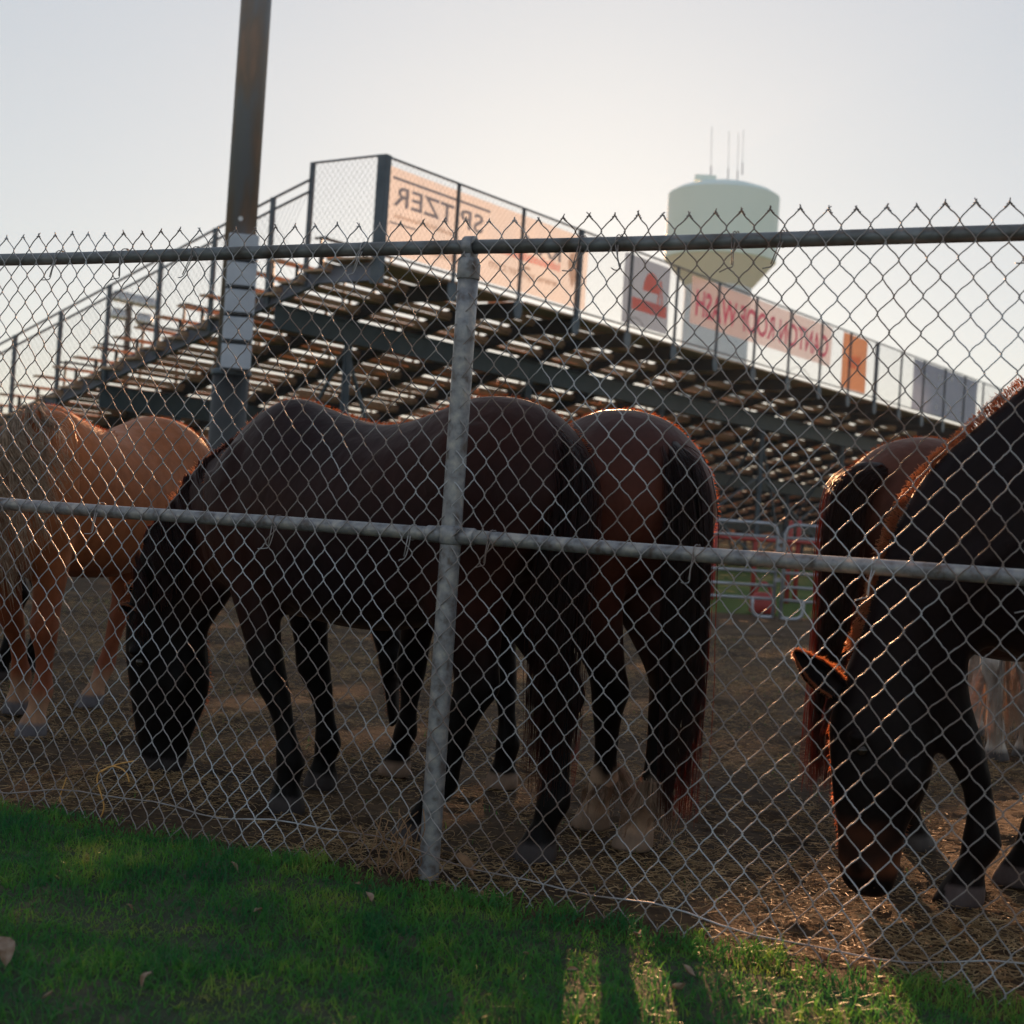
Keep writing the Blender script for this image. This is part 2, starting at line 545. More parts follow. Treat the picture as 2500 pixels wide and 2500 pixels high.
NB = 190000
u_ = rng.uniform(-3.2, 3.2, NB); v_ = rng.uniform(0, 1, NB) ** 1.0 * 2.3
keep = (v_ > .14 * (.5 + .5 * np.sin(u_ * 9 + 2 * np.sin(u_ * 23))) * rng.uniform(.3, 1.4, NB))
dens = .5 + .5 * np.sin(u_ * 3.1 + 2 * np.sin(v_ * 4)) * np.sin(v_ * 5.3 + u_ * 1.7)
fine = .5 + .5 * np.sin(u_ * 41 + 3 * np.sin(v_ * 33)) * np.sin(v_ * 47 + 3 * np.sin(u_ * 29))
keep &= rng.uniform(0, 1, NB) < (.30 + .45 * dens + .35 * fine)
u_, v_ = u_[keep], v_[keep]
of = v_ + lawn_edge(u_)
gx = P0[0] + UF[0] * u_ + NF[0] * of; gy = P0[1] + UF[1] * u_ + NF[1] * of
vis = (gy > 2.55) & (np.abs(gx) < .36 * gy + .5)
gx, gy = gx[vis], gy[vis]
patch = .5 + .5 * np.sin(gx * 5 + 1.5 * np.sin(gy * 7)) * np.sin(gy * 6.1 + 2)
gh = rng.uniform(.012, .046, len(gx)) * (.6 + .9 * patch) * (1 + .5 * (rng.uniform(0, 1, len(gx)) < .05))
blades(len(gx), gx, gy, hgt_edge(gx, gy) + .006, gh, rng.uniform(.0025, .005, len(gx)), rng.uniform(.1, 1.5, len(gx)), M['grass'],
       'grass', 'short green lawn growing in front of the wire fence', 'grass')

# sparse weeds inside the pen
NW = 5200
wx = rng.uniform(-4, 5, NW); wy = rng.uniform(3.2, 15, NW)
k = (fence_side(wx, wy) < -.02) & (rng.uniform(0, 1, NW) < .15 + .85 * ((np.sin(wx * 2.1 + 1) * np.sin(wy * 1.7)) > .35))
wx, wy = wx[k], wy[k]
blades(len(wx), wx, wy, hgt_edge(wx, wy), rng.uniform(.01, .04, len(wx)), rng.uniform(.002, .004, len(wx)), rng.uniform(.2, 1.2, len(wx)),
       M['grass'], 'weeds', 'sparse green weeds coming up through the straw of the pen', 'weeds')

# straw litter: thin curved strands lying on the dirt
NS = 160000
sd = 3.0 + 12.0 * rng.uniform(0, 1, NS) ** 1.7
sx = rng.uniform(-.5, .5, NS) * (sd * .78 + 1.2)
k = fence_side(sx, sd) < .05
cl = np.sin(sx * 3.3 + 1.1 * np.sin(sd * 2.3)) * np.sin(sd * 4.1 + 1.9 * np.sin(sx * 1.7))
k &= rng.uniform(0, 1, NS) < np.clip(.55 + .6 * cl, .12, 1)
sx, sd, cl = sx[k], sd[k], cl[k]
n_ = len(sx)
L = rng.uniform(.010, .055, n_); a = rng.uniform(0, np.pi, n_); cv = rng.normal(0, .9, n_)
tt = np.array([-.5, -.17, .17, .5])
P = np.zeros((n_, 4, 3))
hz = hgt_edge(sx, sd) + rng.uniform(0.001, .014, n_) * (1 + .8 * np.clip(cl, 0, 1))
tl = rng.normal(0, .22, n_)
for q, t in enumerate(tt):
    P[:, q, 0] = sx + L * (t * np.cos(a) - cv * t * t * np.sin(a)); P[:, q, 1] = sd + L * (t * np.sin(a) + cv * t * t * np.cos(a))
    P[:, q, 2] = hz + L * t * tl + .2 * L * np.abs(tl) * (.25 - t * t)
V, Q = tubes_np(P, np.repeat(rng.uniform(.0006, .0014, n_)[:, None], 4, 1), 3)
o = obj('straw', np_mesh('straw', V, [Q], False), M['straw'])
tag(o, 'trampled straw and hay scattered over the dirt of the pen', 'straw', kind='stuff')


# ------------------------------------------------------------------ chain-link fence
def build_fence():
    root = empty('chain_link_fence', P0)
    tag(root, 'weathered chain-link fence with pipe rails and one galvanised post, between lawn and horses', 'fence')
    root.rotation_euler = (0, 0, math.atan2(UF[1], UF[0]))    # local +x runs along the fence to the left, -y ... see below
    # local axes: X = UF, Y = Z x UF
    # towards the viewer is local +Y or -Y:
    yl = np.array([-UF[1], UF[0], 0]); sgn = 1.0 if yl @ NF > 0 else -1.0
    HT = 1.83
    def rail(z, r, sag, jump):
        for s in (1, -1):
            mb = MB()
            xs = np.linspace(s * jump, s * 4.2, 30)
            zz = z + sag * np.sin(np.abs(xs) * 1.1) + .002 * np.sin(xs * 3.1)
            mb.tube(np.stack([xs, np.zeros(30), zz], 1), r, 20)
            yield mb
    for mb in rail(HT, .0205, -.002, 0.0): mb.build('top_rail', M['galv_rail'], root, True)
    for mb in rail(.997, .0205, -.003, .018): mb.build('middle_rail', M['galv'], root, True)
    # post with its loop cap and collar
    mb = MB(); mb.tube([(0, 0, z) for z in np.linspace(-.25, HT - .085, 12)], .030, 28)
    post = mb.build('post', M['galv'], root, True)
    mb = MB()
    mb.tube([(0, 0, HT - .095), (0, 0, HT - .05), (0, 0, HT - .035)], [.0335, .0335, .030], 28)
    ang = np.linspace(0, 2 * np.pi, 25)[:-1]
    for x0, x1 in ((-.016, .016),):
        rr = []
        for xx, r_ in ((x0, .022), (x0, .031), (x1, .031), (x1, .022), (x0, .022)):
            rr.append(np.stack([np.full(24, xx), r_ * np.cos(ang), HT + r_ * np.sin(ang)], 1))
        mb.rings(rr, False)
    mb.box((0, 0, HT - .038), (.03, .05, .03))
    mb.build('loop_cap', M['galv'], post, True, .002)
    mb = MB()
    mb.tube([(0, 0, .970), (0, 0, .974), (0, 0, 1.020), (0, 0, 1.024)], [.031, .0345, .0345, .031], 28)
    for s in (-1, 1):
        mb.tube([(s * .025, 0, .997), (s * .075, 0, .997), (s * .078, 0, .997)], [.0245, .0245, .0215], 20)
    mb.build('rail_clamp', M['galv'], post, True)

    # woven wire
    Wc, Hh = .0372, .0462
    zt = HT + .072
    nh = 42
    k0, k1 = -84, 84
    r = .00185
    P = []
    spp = 7
    nn = nh * spp + 1
    t = np.arange(nn) / spp                    # in half-periods, from the top down
    for k in range(k0, k1):
        tri = 1 - 2 * np.abs((t % 2) - 1)      # -1..1, +1 at odd t
        cosw = -np.cos(np.pi * t)
        s = .55 * tri + .45 * cosw
        sg = 1 if k % 2 == 0 else -1
        x = (k + .5) * Wc + sg * s * (Wc * .5 + .0014)
        z = zt - t * Hh
        y = sgn * (.0245 + .0016 * np.sin(np.pi * t) * sg)
        P.append(np.stack([x, np.broadcast_to(y, x.shape), z], 1))
    P = np.array(P)
    X, Y, Z = P[..., 0].copy(), P[..., 1].copy(), P[..., 2].copy()
    wob = .0042 * np.sin(X * 9.1 + 2 * np.sin(Z * 4)) + .0025 * np.sin(X * 23 + Z * 11) + .0022 * np.sin(Z * 17 + X * 5)
    low = np.clip((.75 - Z) / .75, 0, 1)
    P[..., 0] = X + wob + .012 * low * np.sin(Z * 8 + X * 2.2)
    P[..., 2] = Z + .0028 * np.sin(X * 13 + Z * 7) + .0016 * np.sin(X * 31) + .010 * low ** 2 * np.sin(X * 3.3 + 1)
    P[..., 1] = Y + sgn * (.004 * (1 + np.sin(X * 2.1 + Z * 3)) * np.clip((1.80 - Z) * 4, 0, 1) * np.clip(np.abs(Z - 1.0) * 5, 0, 1) + .035 * low ** 2 * (1 + .5 * np.sin(X * 2.6)))
    # per-wire jitter
    P += rng.normal(0, .0005, P.shape)
    V, Q = tubes_np(P, np.full(P.shape[:2], r), 6)
    fx = P
    mb = MB(); mb.add(V, Q)
    # twisted ends above the rail
    for k in range(k0, k1 - 1):
        sg = 1 if k % 2 == 0 else -1
        if sg != -1: continue
        top = (fx[k - k0][0] + fx[k + 1 - k0][0]) * .5 if True else None
        a_ = np.linspace(0, 1, 10)
        for ph in (0, np.pi):
            dx = (fx[k - k0][spp] if ph == 0 else fx[k + 1 - k0][spp]) - top
            ax = dx / np.linalg.norm(dx)
            q = top + np.outer(a_ * .016, ax) + .0021 * np.stack([np.cos(a_ * 9 + ph), np.sin(a_ * 9 + ph), .3 * np.cos(a_ * 9)], 1)
            mb.tube(q, .0016, 5)
            e = top + np.array([rng.normal(0, .003), rng.normal(0, .003), rng.uniform(.004, .009)])
            mb.tube([top, e], .0016, 5)
    mb.build('wire_mesh', M['wire'], root, True)

    # tie wires round the rails
    def tie(x, zc, rr, seed, tail):
        rg = np.random.default_rng(seed)
        mb = MB()
        th = np.linspace(-.3, 2 * np.pi + .5, 26)
        pts = np.stack([x + .004 * np.sin(th * .5) + th * .0012, (rr + .002) * np.cos(th + np.pi / 2) * 1.05, zc + (rr + .002) * np.sin(th + np.pi / 2)], 1)
        mb.tube(pts, .0017, 5)
        y0 = sgn * .029
        a = np.array([x, sgn * (rr + .004), zc - rr * .5]); b = np.array([x + tail * .6, y0, zc - .075])
        c = b + np.array([.012, sgn * .006, -.006]); d = c + np.array([rg.uniform(-.01, .02), sgn * .006, rg.uniform(-.012, .006)])
        mb.tube(catmull([a, (a + b) / 2 + rg.normal(0, .002, 3), b, c, d], 4), .0017, 5)
        a2 = a + np.array([.008, 0, 0])
        mb.tube([a2, b + np.array([.003, 0, .004])], .0017, 5)
        mb.build('tie_wire', M['wire'], root, True)
    for q, (x, tl) in enumerate([(1.55, .03), (1.27, .0), (.98, .05), (.35, .04), (-.36, .03), (-.47, -.02), (-.80, .0), (-.93, .04), (-1.55, .02)]):
        tie(x, HT, .0205, 100 + q, tl)
    for q, x in enumerate([1.30, .60, .12, -.14, -.75, -1.22, -1.6]):
        tie(x, .997, .0205, 200 + q, .02)
    # bottom tension wire, slack
    mb = MB()
    xs = np.linspace(-4.2, 4.2, 90)
    mb.tube(np.stack([xs, np.full(90, sgn * .045) + .02 * np.sin(xs * 5), .075 + .03 * np.sin(xs * 2.2 + .6) + .016 * np.sin(xs * 6.3) + .006 * np.sin(xs * 15)], 1), .0022, 6)
    mb.build('tension_wire', M['wire'], root, True)
    return root


fence = build_fence()
YL = np.array([-UF[1], UF[0], 0])


def fence_pt(u, z, out):
    """point in the fence frame: u along (left +), height z, out towards the lawn"""
    return P0 + UF * u + NF * out + np.array([0, 0, z])


# ------------------------------------------------------------------ grandstand
CZ = at(921, 631, 26.0)                         # rear corner of the deck
HD = float(CZ[2])
CG = np.array([CZ[0], CZ[1], 0.0])
AA = np.array([math.sin(R(34.65)), math.cos(R(34.65)), 0])       # along the stand
BB = np.array([-math.cos(R(34.65)), math.sin(R(34.65)), 0])      # down the rake
SP = 2.205
NPOST = 28
LEN = SP * (NPOST - 1)
NROW = 21


def st(a, b, z):
    return CG + AA * a + BB * b + np.array([0, 0, z])


AX = [AA, BB, np.array([0, 0, 1.0])]


def Tz(b):
    return min(HD - .10, HD + .04 - .32 * (b - .9))


def build_stand():
    root = empty('grandstand', CG)
    tag(root, 'wooden plank grandstand on blue grey steel frames, seen from behind and underneath', 'grandstand')
    C0 = CG
    def L(p): return np.asarray(p) - C0        # root is unrotated: local = world - CG
    def BX(mb, a, b, z, sa, sb, sz): mb.box(L(st(a, b, z)), (sa, sb, sz), AX)
    def BR(mb, p, q, w, h): mb.bar(L(st(*p)), L(st(*q)), w, h)
    bend = 1.34
    bF = .9 + NROW * .61 + .4
    for k in range(NPOST):
        a = k * SP
        mb = MB()
        dep = .29
        # I-section stringer: flat head then the slope
        for (p, q) in (((a, -.05, Tz(0) - dep / 2), (a, bend, Tz(0) - dep / 2)), ((a, bend - .02, Tz(bend) - dep / 2), (a, bF, Tz(bF) - dep / 2))):
            BR(mb, p, q, .02 if k else .05, dep)
            for dz in (-dep / 2, dep / 2):
                BR(mb, (p[0], p[1], p[2] + dz), (q[0], q[1], q[2] + dz), .13, .02)
        mb.build('stringer', M['steel_skylit'] if k == 0 else M['steel_dark'], root)  # end stringer takes the copy coloured as lit by the sky
        # seat brackets on the stringer
        mb = MB()
        for i in range(NROW):
            b = .9 + .61 * (i + .75); zf = Tz(.9) + .10 - .195 * (i + 1)
            BR(mb, (a + .05, b, zf - .12), (a + .05, b, zf + .40), .06, .06)
            BR(mb, (a + .05, b - .42, zf + .0), (a + .05, b + .14, zf + .0), .06, .05)
        mb.build('seat_bracket', M['steel_dark'], root)
    # deck and rows (planks in lengths, small gaps between ends)
    def plank(mb, b, z, w, th, off=0.0):
        segs = [(0 - .25, 4.7)] + [(4.75 + 4.9 * q, 4.85) for q in range(13)]
        for (a0, ln) in segs:
            if a0 > LEN: break
            ln = min(ln, LEN + .3 - a0)
            BX(mb, a0 + ln / 2, b + rng.normal(0, .004), z + rng.normal(0, .004), ln, w, th)
    mb = MB()
    for q in range(4):
        plank(mb, .13 + q * .245, HD - .02, .23, .045)
    mb.build('deck', M['wood'], root)
    for i in range(NROW):
        zf = Tz(.9) + .10 - .195 * (i + 1)
        b0 = .9 + .61 * i
        mb = MB()
        plank(mb, b0 + .27, zf, .23, .042); plank(mb, b0 + .53, zf, .23, .042)
        mb.build('foot_plank', M['wood'], root)
        mb = MB(); plank(mb, b0 + .74, zf + .42, .24, .045)
        mb.build('seat_plank', M['wood'], root)
        mb = MB()
        segs = [(-.25, 4.7)] + [(4.75 + 4.9 * q, 4.85) for q in range(13)]
        for (a0_, ln) in segs:
            if a0_ > LEN: break
            ln = min(ln, LEN + .3 - a0_)
            BX(mb, a0_ + ln / 2, b0 + .13, zf + .086, ln, .03, .112)
        for bay in range(2, NPOST - 1):  # filler boards added to cut the bright slits into short glints
            if rng.uniform() < .62:
                w_b = rng.uniform(.7, 1.3); c_b = bay * SP + rng.uniform(.5, SP - .5)
                BX(mb, c_b, b0 + .113, zf + .094, w_b, .006, .150)
        mb.build('riser_and_filler', M['wood'], root)
    mb = MB()
    bE = .9 + NROW * .61 + .45
    for q in range(4):
        plank(mb, bE, .38 + q * .27, .03, .24)
    mb.build('front_skirt', M['wood'], root)
    # long girders with columns and braces
    for (bg, zoff, cols) in ((2.4, 0, [2.1 + 6.45 * q for q in range(9)]), (7.2, 0, [2.1 + 6.45 * q for q in range(9)]), (12.0, 0, [2.1 + 6.45 * q for q in range(9)])):
        zt = Tz(bg) - .29 - .02
        mb = MB(); dep = .44
        BR(mb, (-.02, bg, zt - dep / 2), (LEN, bg, zt - dep / 2), .02, dep)
        for dz in (-dep / 2, dep / 2): BR(mb, (-.02, bg, zt - dep / 2 + dz), (LEN, bg, zt - dep / 2 + dz), .18, .025)
        mb.build('girder', M['steel_teal'], root)
        for ca in cols:
            mb = MB()
            for dx in (-.09, .09): BR(mb, (ca + dx, bg, -.05), (ca + dx, bg, zt - dep - .012), .18, .02)
            BR(mb, (ca, bg, -.05), (ca, bg, zt - dep - .012), .02, .17)
            mb.build('column', M['steel'], root)
            mb = MB()
            BR(mb, (ca, bg + .05, zt - dep - .1), (ca + 2.2, bg + .05, .15), .06, .06)
            BR(mb, (ca, bg + .05, zt - dep - .1), (ca, bg + 2.6, .15), .06, .06)
            mb.build('brace', M['steel'], root)
    # low cross bracing between the rear and middle rows of columns
    mb = MB()
    for q in range(8):
        a0 = 2.1 + 6.45 * q
        BR(mb, (a0, 2.4, 2.9), (a0 + 6.45, 2.4, .4), .05, .05); BR(mb, (a0, 2.4, .4), (a0 + 6.45, 2.4, 2.9), .05, .05)
    mb.build('cross_brace', M['steel'], root)
    # rear guard: posts, rails, wire
    GT = HD + 1.84
    for k in range(NPOST):
        a = k * SP
        mb = MB()
        if k == 0:
            for dx in (-.09, .09): BX(mb, a + dx * 0, -.02 + dx, (HD - .45 + GT) / 2, .15, .02, GT - HD + .45)
            BX(mb, a, -.02, (HD - .45 + GT) / 2, .02, .16, GT - HD + .45)
            BX(mb, a - .07, -.02, (HD - .45 + GT) / 2, .012, .20, GT - HD + .45)
        else:
            w = .10 if k in (3, 11) else .055
            BX(mb, a, -.03, (HD - .3 + GT) / 2, w, w, GT - HD + .3)
        mb.build('guard_post', M['steel'], root)
        if k:
            mb = MB()           # rounded fixing plate below the deck edge
            rr = [[], []]
            prof = [(-.13, .12), (.13, .12), (.15, -.05), (.12, -.17), (.05, -.22), (-.05, -.22), (-.12, -.17), (-.15, -.05)]
            for s_, bb in enumerate((-.075, -.055)):
                rr[s_] = [L(st(a + x_ - .05, bb, HD - .20 + z_)) for x_, z_ in prof]
            mb.rings(rr, True)
            mb.build('fixing_plate', M['steel'], root)
    for nm, z in (('guard_rail', GT - .01), ('guard_rail', HD + .09)):
        mb = MB(); BR(mb, (0, -.03, z), (LEN, -.03, z), .035, .035); mb.build(nm, M['steel'], root)
    # the wire of the rear guard
    mb = MB()
    z0, z1 = HD + .09, GT - .02
    hgt_ = z1 - z0
    stp = .13
    q = -hgt_ * .85
    w = .0028
    while q < LEN:
        for dr in (1, -1):
            a0, a1 = (q, q + hgt_ * .85) if dr == 1 else (q + hgt_ * .85, q)
            p0, p1 = np.array([a0, z0]), np.array([a1, z1])
            # clip to 0..LEN
            t0, t1 = 0.0, 1.0
            d = p1[0] - p0[0]
            for lim, s in ((0.0, 1), (LEN, -1)):
                f0 = (p0[0] - lim) * s; f1 = (p1[0] - lim) * s
                if f0 < 0 and f1 < 0: t0 = 2
                elif f0 < 0: t0 = max(t0, f0 / (f0 - f1))
                elif f1 < 0: t1 = min(t1, f0 / (f0 - f1))
            if t0 < t1:
                A = p0 + (p1 - p0) * t0; B = p0 + (p1 - p0) * t1
                BR(mb, (A[0], -.06 + dr * .002, A[1]), (B[0], -.06 + dr * .002, B[1]), w, w)
        q += stp
    # return side, between corner and the tall post
    q = -hgt_ * .85
    while q < 1.66:
        for dr in (1, -1):
            a0, a1 = (q, q + hgt_ * .85) if dr == 1 else (q + hgt_ * .85, q)
            t0, t1 = 0.0, 1.0
            for lim, s in ((0.0, 1), (1.66, -1)):
                f0 = (a0 - lim) * s; f1 = (a1 - lim) * s
                if f0 < 0 and f1 < 0: t0 = 2
                elif f0 < 0: t0 = max(t0, f0 / (f0 - f1))
                elif f1 < 0: t1 = min(t1, f0 / (f0 - f1))
            if t0 < t1:
                BR(mb, (-.05, a0 + (a1 - a0) * t0, z0 + hgt_ * t0), (-.05, a0 + (a1 - a0) * t1, z0 + hgt_ * t1), w, w)
        q += stp
    mb.build('guard_wire', M['steel_dark'], root)
    # side guard: posts stepping down, double rail
    tall = (1.66, GT)
    sb = [2.55 + 1.485 * q for q in range(7)]
    def PT(b): return 6.78 - .331 * (b - 2.55) + (HD - 5.53)
    mb = MB(); BX(mb, -.04, tall[0], (Tz(1.66) - .25 + GT) / 2, .06, .09, GT - Tz(1.66) + .25); mb.build('side_post', M['steel'], root)
    for b in sb:
        mb = MB(); BX(mb, -.10, b, (Tz(b) - .27 + PT(b)) / 2, .05, .10, PT(b) - Tz(b) + .27); mb.build('side_post', M['steel'], root)
    mb = MB()
    BR(mb, (-.05, 0, GT - .01), (-.05, 1.66, GT - .01), .03, .035)
    pts = [(-.07, 1.66, PT(1.66) - .02)] + [(-.10, b, PT(b) - .02) for b in sb]
    for dz in (0, -.22):
        for p, q in zip(pts[:-1], pts[1:]):
            BR(mb, (p[0], p[1], p[2] + dz), (q[0], q[1], q[2] + dz), .03, .04)
    mb.build('side_rail', M['steel'], root)
    mb = MB()
    q = 1.66
    while q < sb[-1] - .9:        # sheared wire below the side rail
        for dr in (1, -1):
            b0, b1 = (q, q + .95) if dr == 1 else (q + .95, q)
            BR(mb, (-.11, b0, Tz(b0) + .05), (-.11, b1, PT(b1) - .25), .0035, .0035)
        q += .13
    mb.build('side_wire', M['steel_dark'], root)
    # aisle rails: short T-ended bars
    for q in range(7):
        b = 2.0 + 1.22 * q + .2
        z = Tz(b) + 1.05
        mb = MB()
        BR(mb, (.9, b, z), (3.0, b, z), .05, .05)
        for a in (.9, 3.0): BR(mb, (a, b, Tz(b)), (a, b, z), .045, .045)
        BR(mb, (.9, b - .16, z - .01), (.9, b + .16, z - .01), .04, .04)
        mb.build('aisle_rail', M['steel_dark'], root)
    # drips of cable at the deck edge
    mb = MB()
    for a0, a1 in ((8.6, 9.6), (17.6, 19.2)):
        t = np.linspace(0, 1, 14)
        mb.tube([L(st(a0 + (a1 - a0) * x, -.05, HD + .02 + .3 * math.sin(math.pi * x) ** .6)) for x in t], .008, 5)
    mb.build('cable', M['steel_dark'], root)
    return root


stand = build_stand()
GT = HD + 1.84


def text_mesh(body, size, bold=.0):
    c = bpy.data.curves.new('t', 'FONT'); c.body = body; c.size = size; c.offset = bold; c.resolution_u = 3
    c.fill_mode = 'BOTH'
    c.space_character = 1.05
    t = bpy.data.objects.new('t', c); COL.objects.link(t)
    dg = bpy.context.evaluated_depsgraph_get(); dg.update()
    me = bpy.data.meshes.new_from_object(t.evaluated_get(dg))
    V = np.array([v.co[:] for v in me.vertices]); F = [tuple(p.vertices) for p in me.polygons]
    bpy.data.objects.remove(t); bpy.data.meshes.remove(me)
    return V, F


def banner(name, label, a0, a1, z0, z1, m, wave=.02, holes=()):
    """hangs on the far side of the guard posts; returns (object, placer)"""
    root = empty('banner', st(a0, .02, z0))
    root.name = 'banner'
    tag(root, label, 'banner', 'banners tied along the rear guard of the grandstand')
    org = st(a0, .02, z0)
    nx, nz = max(6, int((a1 - a0) / .15)), 10
    V = []
    def surf(u, v):
        wv = wave * math.sin(u * 2.9 + 1.1 * v) * math.sin(math.pi * min(1, max(0, (v - z0) / (z1 - z0)))) + .004 * math.sin(u * 11)
        return st(u, .02 + wv, v)
    for th in (0, .004):
        for i in range(nx + 1):
            for j in range(nz + 1):
                V.append(surf(a0 + (a1 - a0) * i / nx, z0 + (z1 - z0) * j / nz) + BB * th - org)
    n1 = (nx + 1) * (nz + 1)
    Q = []
    for i in range(nx):
        for j in range(nz):
            p = i * (nz + 1) + j
            c = (a0 + (a1 - a0) * (i + .5) / nx, z0 + (z1 - z0) * (j + .5) / nz)
            if (i, j) in holes: continue
            Q.append((p, p + 1, p + nz + 2, p + nz + 1))
    mb = MB(); mb.add(V[:n1], Q)
    mb.build('cloth', m, root, True)
    def put(V2, F2, ua, vz, mat, nm):
        """V2 = 2-D outline coords (mirrored: x grows to the left as seen from behind)"""
        W = []
        for p in V2:
            W.append(surf(ua - p[0], vz + p[1]) - BB * .012 - org)
        me = bpy.data.meshes.new(nm); me.from_pydata([tuple(w) for w in W], [], F2); me.update()
        return obj(nm, me, mat, root)
    return root, put


# the long side is at a = 0 (left in view); text reads from the far side, so it is mirrored here
b1, put = banner('banner', 'long cream banner with mirrored SPITZER lettering at the grandstand corner', .18, 3 * SP + .42, HD + .16, GT - .13, M['ban_tan'])
V, F = text_mesh('SPITZER', .50, .008); w = V[:, 0].max()
V[:, 0] *= 2.75 / w
put(V, F, .36 + 2.75, HD + 1.05, M['ink_blue'], 'lettering')
put([(0, 0), (3.0, 0), (3.0, .05), (0, .05)], [(0, 1, 2, 3)], .30 + 3.0, HD + 1.50, M['ink_blue'], 'stripe')
put([(0, 0), (.75, 0), (.75, .035), (0, .035)], [(0, 1, 2, 3)], .30 + .75, HD + .70, M['ink_blue'], 'stripe')
def scribble(x0, x1, z, h, nn, seed):
    rg = np.random.default_rng(seed); V, F = [], []
    x = x0
    while x < x1:
        w_ = rg.uniform(.03, .07); hh = h * rg.uniform(.6, 1)
        b = len(V); V += [(x, z), (x + w_ * .6, z), (x + w_ * .6, z + hh), (x, z + hh)]; F.append((b, b + 1, b + 2, b + 3)); x += w_
    return V, F
V, F = scribble(0, 1.7, 0, .10, 0, 3); put(V, F, .45 + 1.7, HD + .82, M['ink_grey'], 'small_print')
V, F = scribble(0, 1.9, 0, .13, 0, 4); put(V, F, .8 + 1.9, HD + .34, M['ink_grey'], 'small_print')
V, F = text_mesh('RAM', .44, .014); V[:, 0] *= 1.35 / V[:, 0].max()
put(V, F, 4.75 + 1.2, HD + 1.02, M['ink_blue'], 'lettering')
V, F = scribble(0, 2.3, 0, .2, 0, 5); put(V, F, 3.6 + 2.3, HD + .80, M['ink_red'], 'small_print')
V, F = text_mesh('www.spitzer.com', .26, .004); V[:, 0] *= 2.5 / V[:, 0].max()
put(V, F, 3.35 + 2.5, HD + .46, M['ink_grey'], 'lettering')
ramhead = [(0, .75), (.18, .80), (.42, .72), (.50, .52), (.44, .30), (.36, .12), (.28, 0), (.20, .12), (.10, .32), (-.02, .5)]
put(ramhead, [tuple(range(10))], 6.72, HD + .55, M['ink_grey'], 'emblem')
arc = []
for r_ in (.30, .36):
    for t in np.linspace(-1.0, 1.9, 12): arc.append((r_ * math.cos(t), r_ * math.sin(t)))
put(arc, [(i, i + 1, i + 13, i + 12) for i in range(11)], 4.75, HD + .35, M['ink_grey'], 'emblem')

b2, put = banner('banner', 'narrow slate blue banner with red dome and band, left of the water tower', 3.90 * SP, 4.87 * SP, HD + .16, GT - .10, M['ban_blue'])
A2 = 4.45 * SP
dome = [(.36 * math.cos(t), .46 * math.sin(t)) for t in np.linspace(0, math.pi, 14)]
put(dome, [tuple(range(14))], A2, HD + 1.02, M['ink_red'], 'emblem')
put([(-.62, 0), (-.50, .56), (-.40, .56), (-.30, 0), (-.38, 0), (-.45, .40), (-.53, 0)], [(0, 1, 2, 5, 6), (2, 3, 4, 5)], A2, HD + .80, M['ink_red'], 'emblem')
put([(-.66, 0), (.95, 0), (.95, .28), (-.66, .28)], [(0, 1, 2, 3)], A2 + .15, HD + .52, M['ink_red'], 'band')

b3, put = banner('banner', 'pale banner with tall magenta mirrored ROOF WASH lettering below the water tower', 5.36 * SP, 9.38 * SP, HD + .62, GT - .06, M['ban_white'])
V, F = text_mesh('CANTON ROOF WASH', .88, .022)
V[:, 0] *= 8.35 / V[:, 0].max()
put(V, F, 5.45 * SP + 8.4, HD + .86, M['ink_pink'], 'lettering')

b4, put = banner('banner', 'narrow orange brown banner hanging beside a grey guard post', 9.78 * SP, 10.68 * SP, HD + .14, GT - .05, M['ban_orange'])
V, F = scribble(0, .9, 0, .5, 0, 8); put(V, F, 10.0 * SP + .9, HD + .8, M['ink_red'], 'small_print')
b5, put = banner('banner', 'plain grey blue banner with small white discs standing for sky through holes near the far end', 12.58 * SP, 15.75 * SP, HD + .12, GT - .05, M['ban_navy'])
for (da, dz) in ((1.15, 1.32), (2.6, 1.45), (3.9, 1.55), (1.0, .45), (2.4, .42), (3.7, .45), (5.2, .45), (6.3, .42)):
    c = [(.07 * math.cos(t), .11 * math.sin(t)) for t in np.linspace(0, 2 * math.pi, 11)[:-1]]
    put(c, [tuple(range(10))], 12.6 * SP + da, HD + dz, M['white'], 'spot')  # white discs: brightness of the sky through holes put into their colour

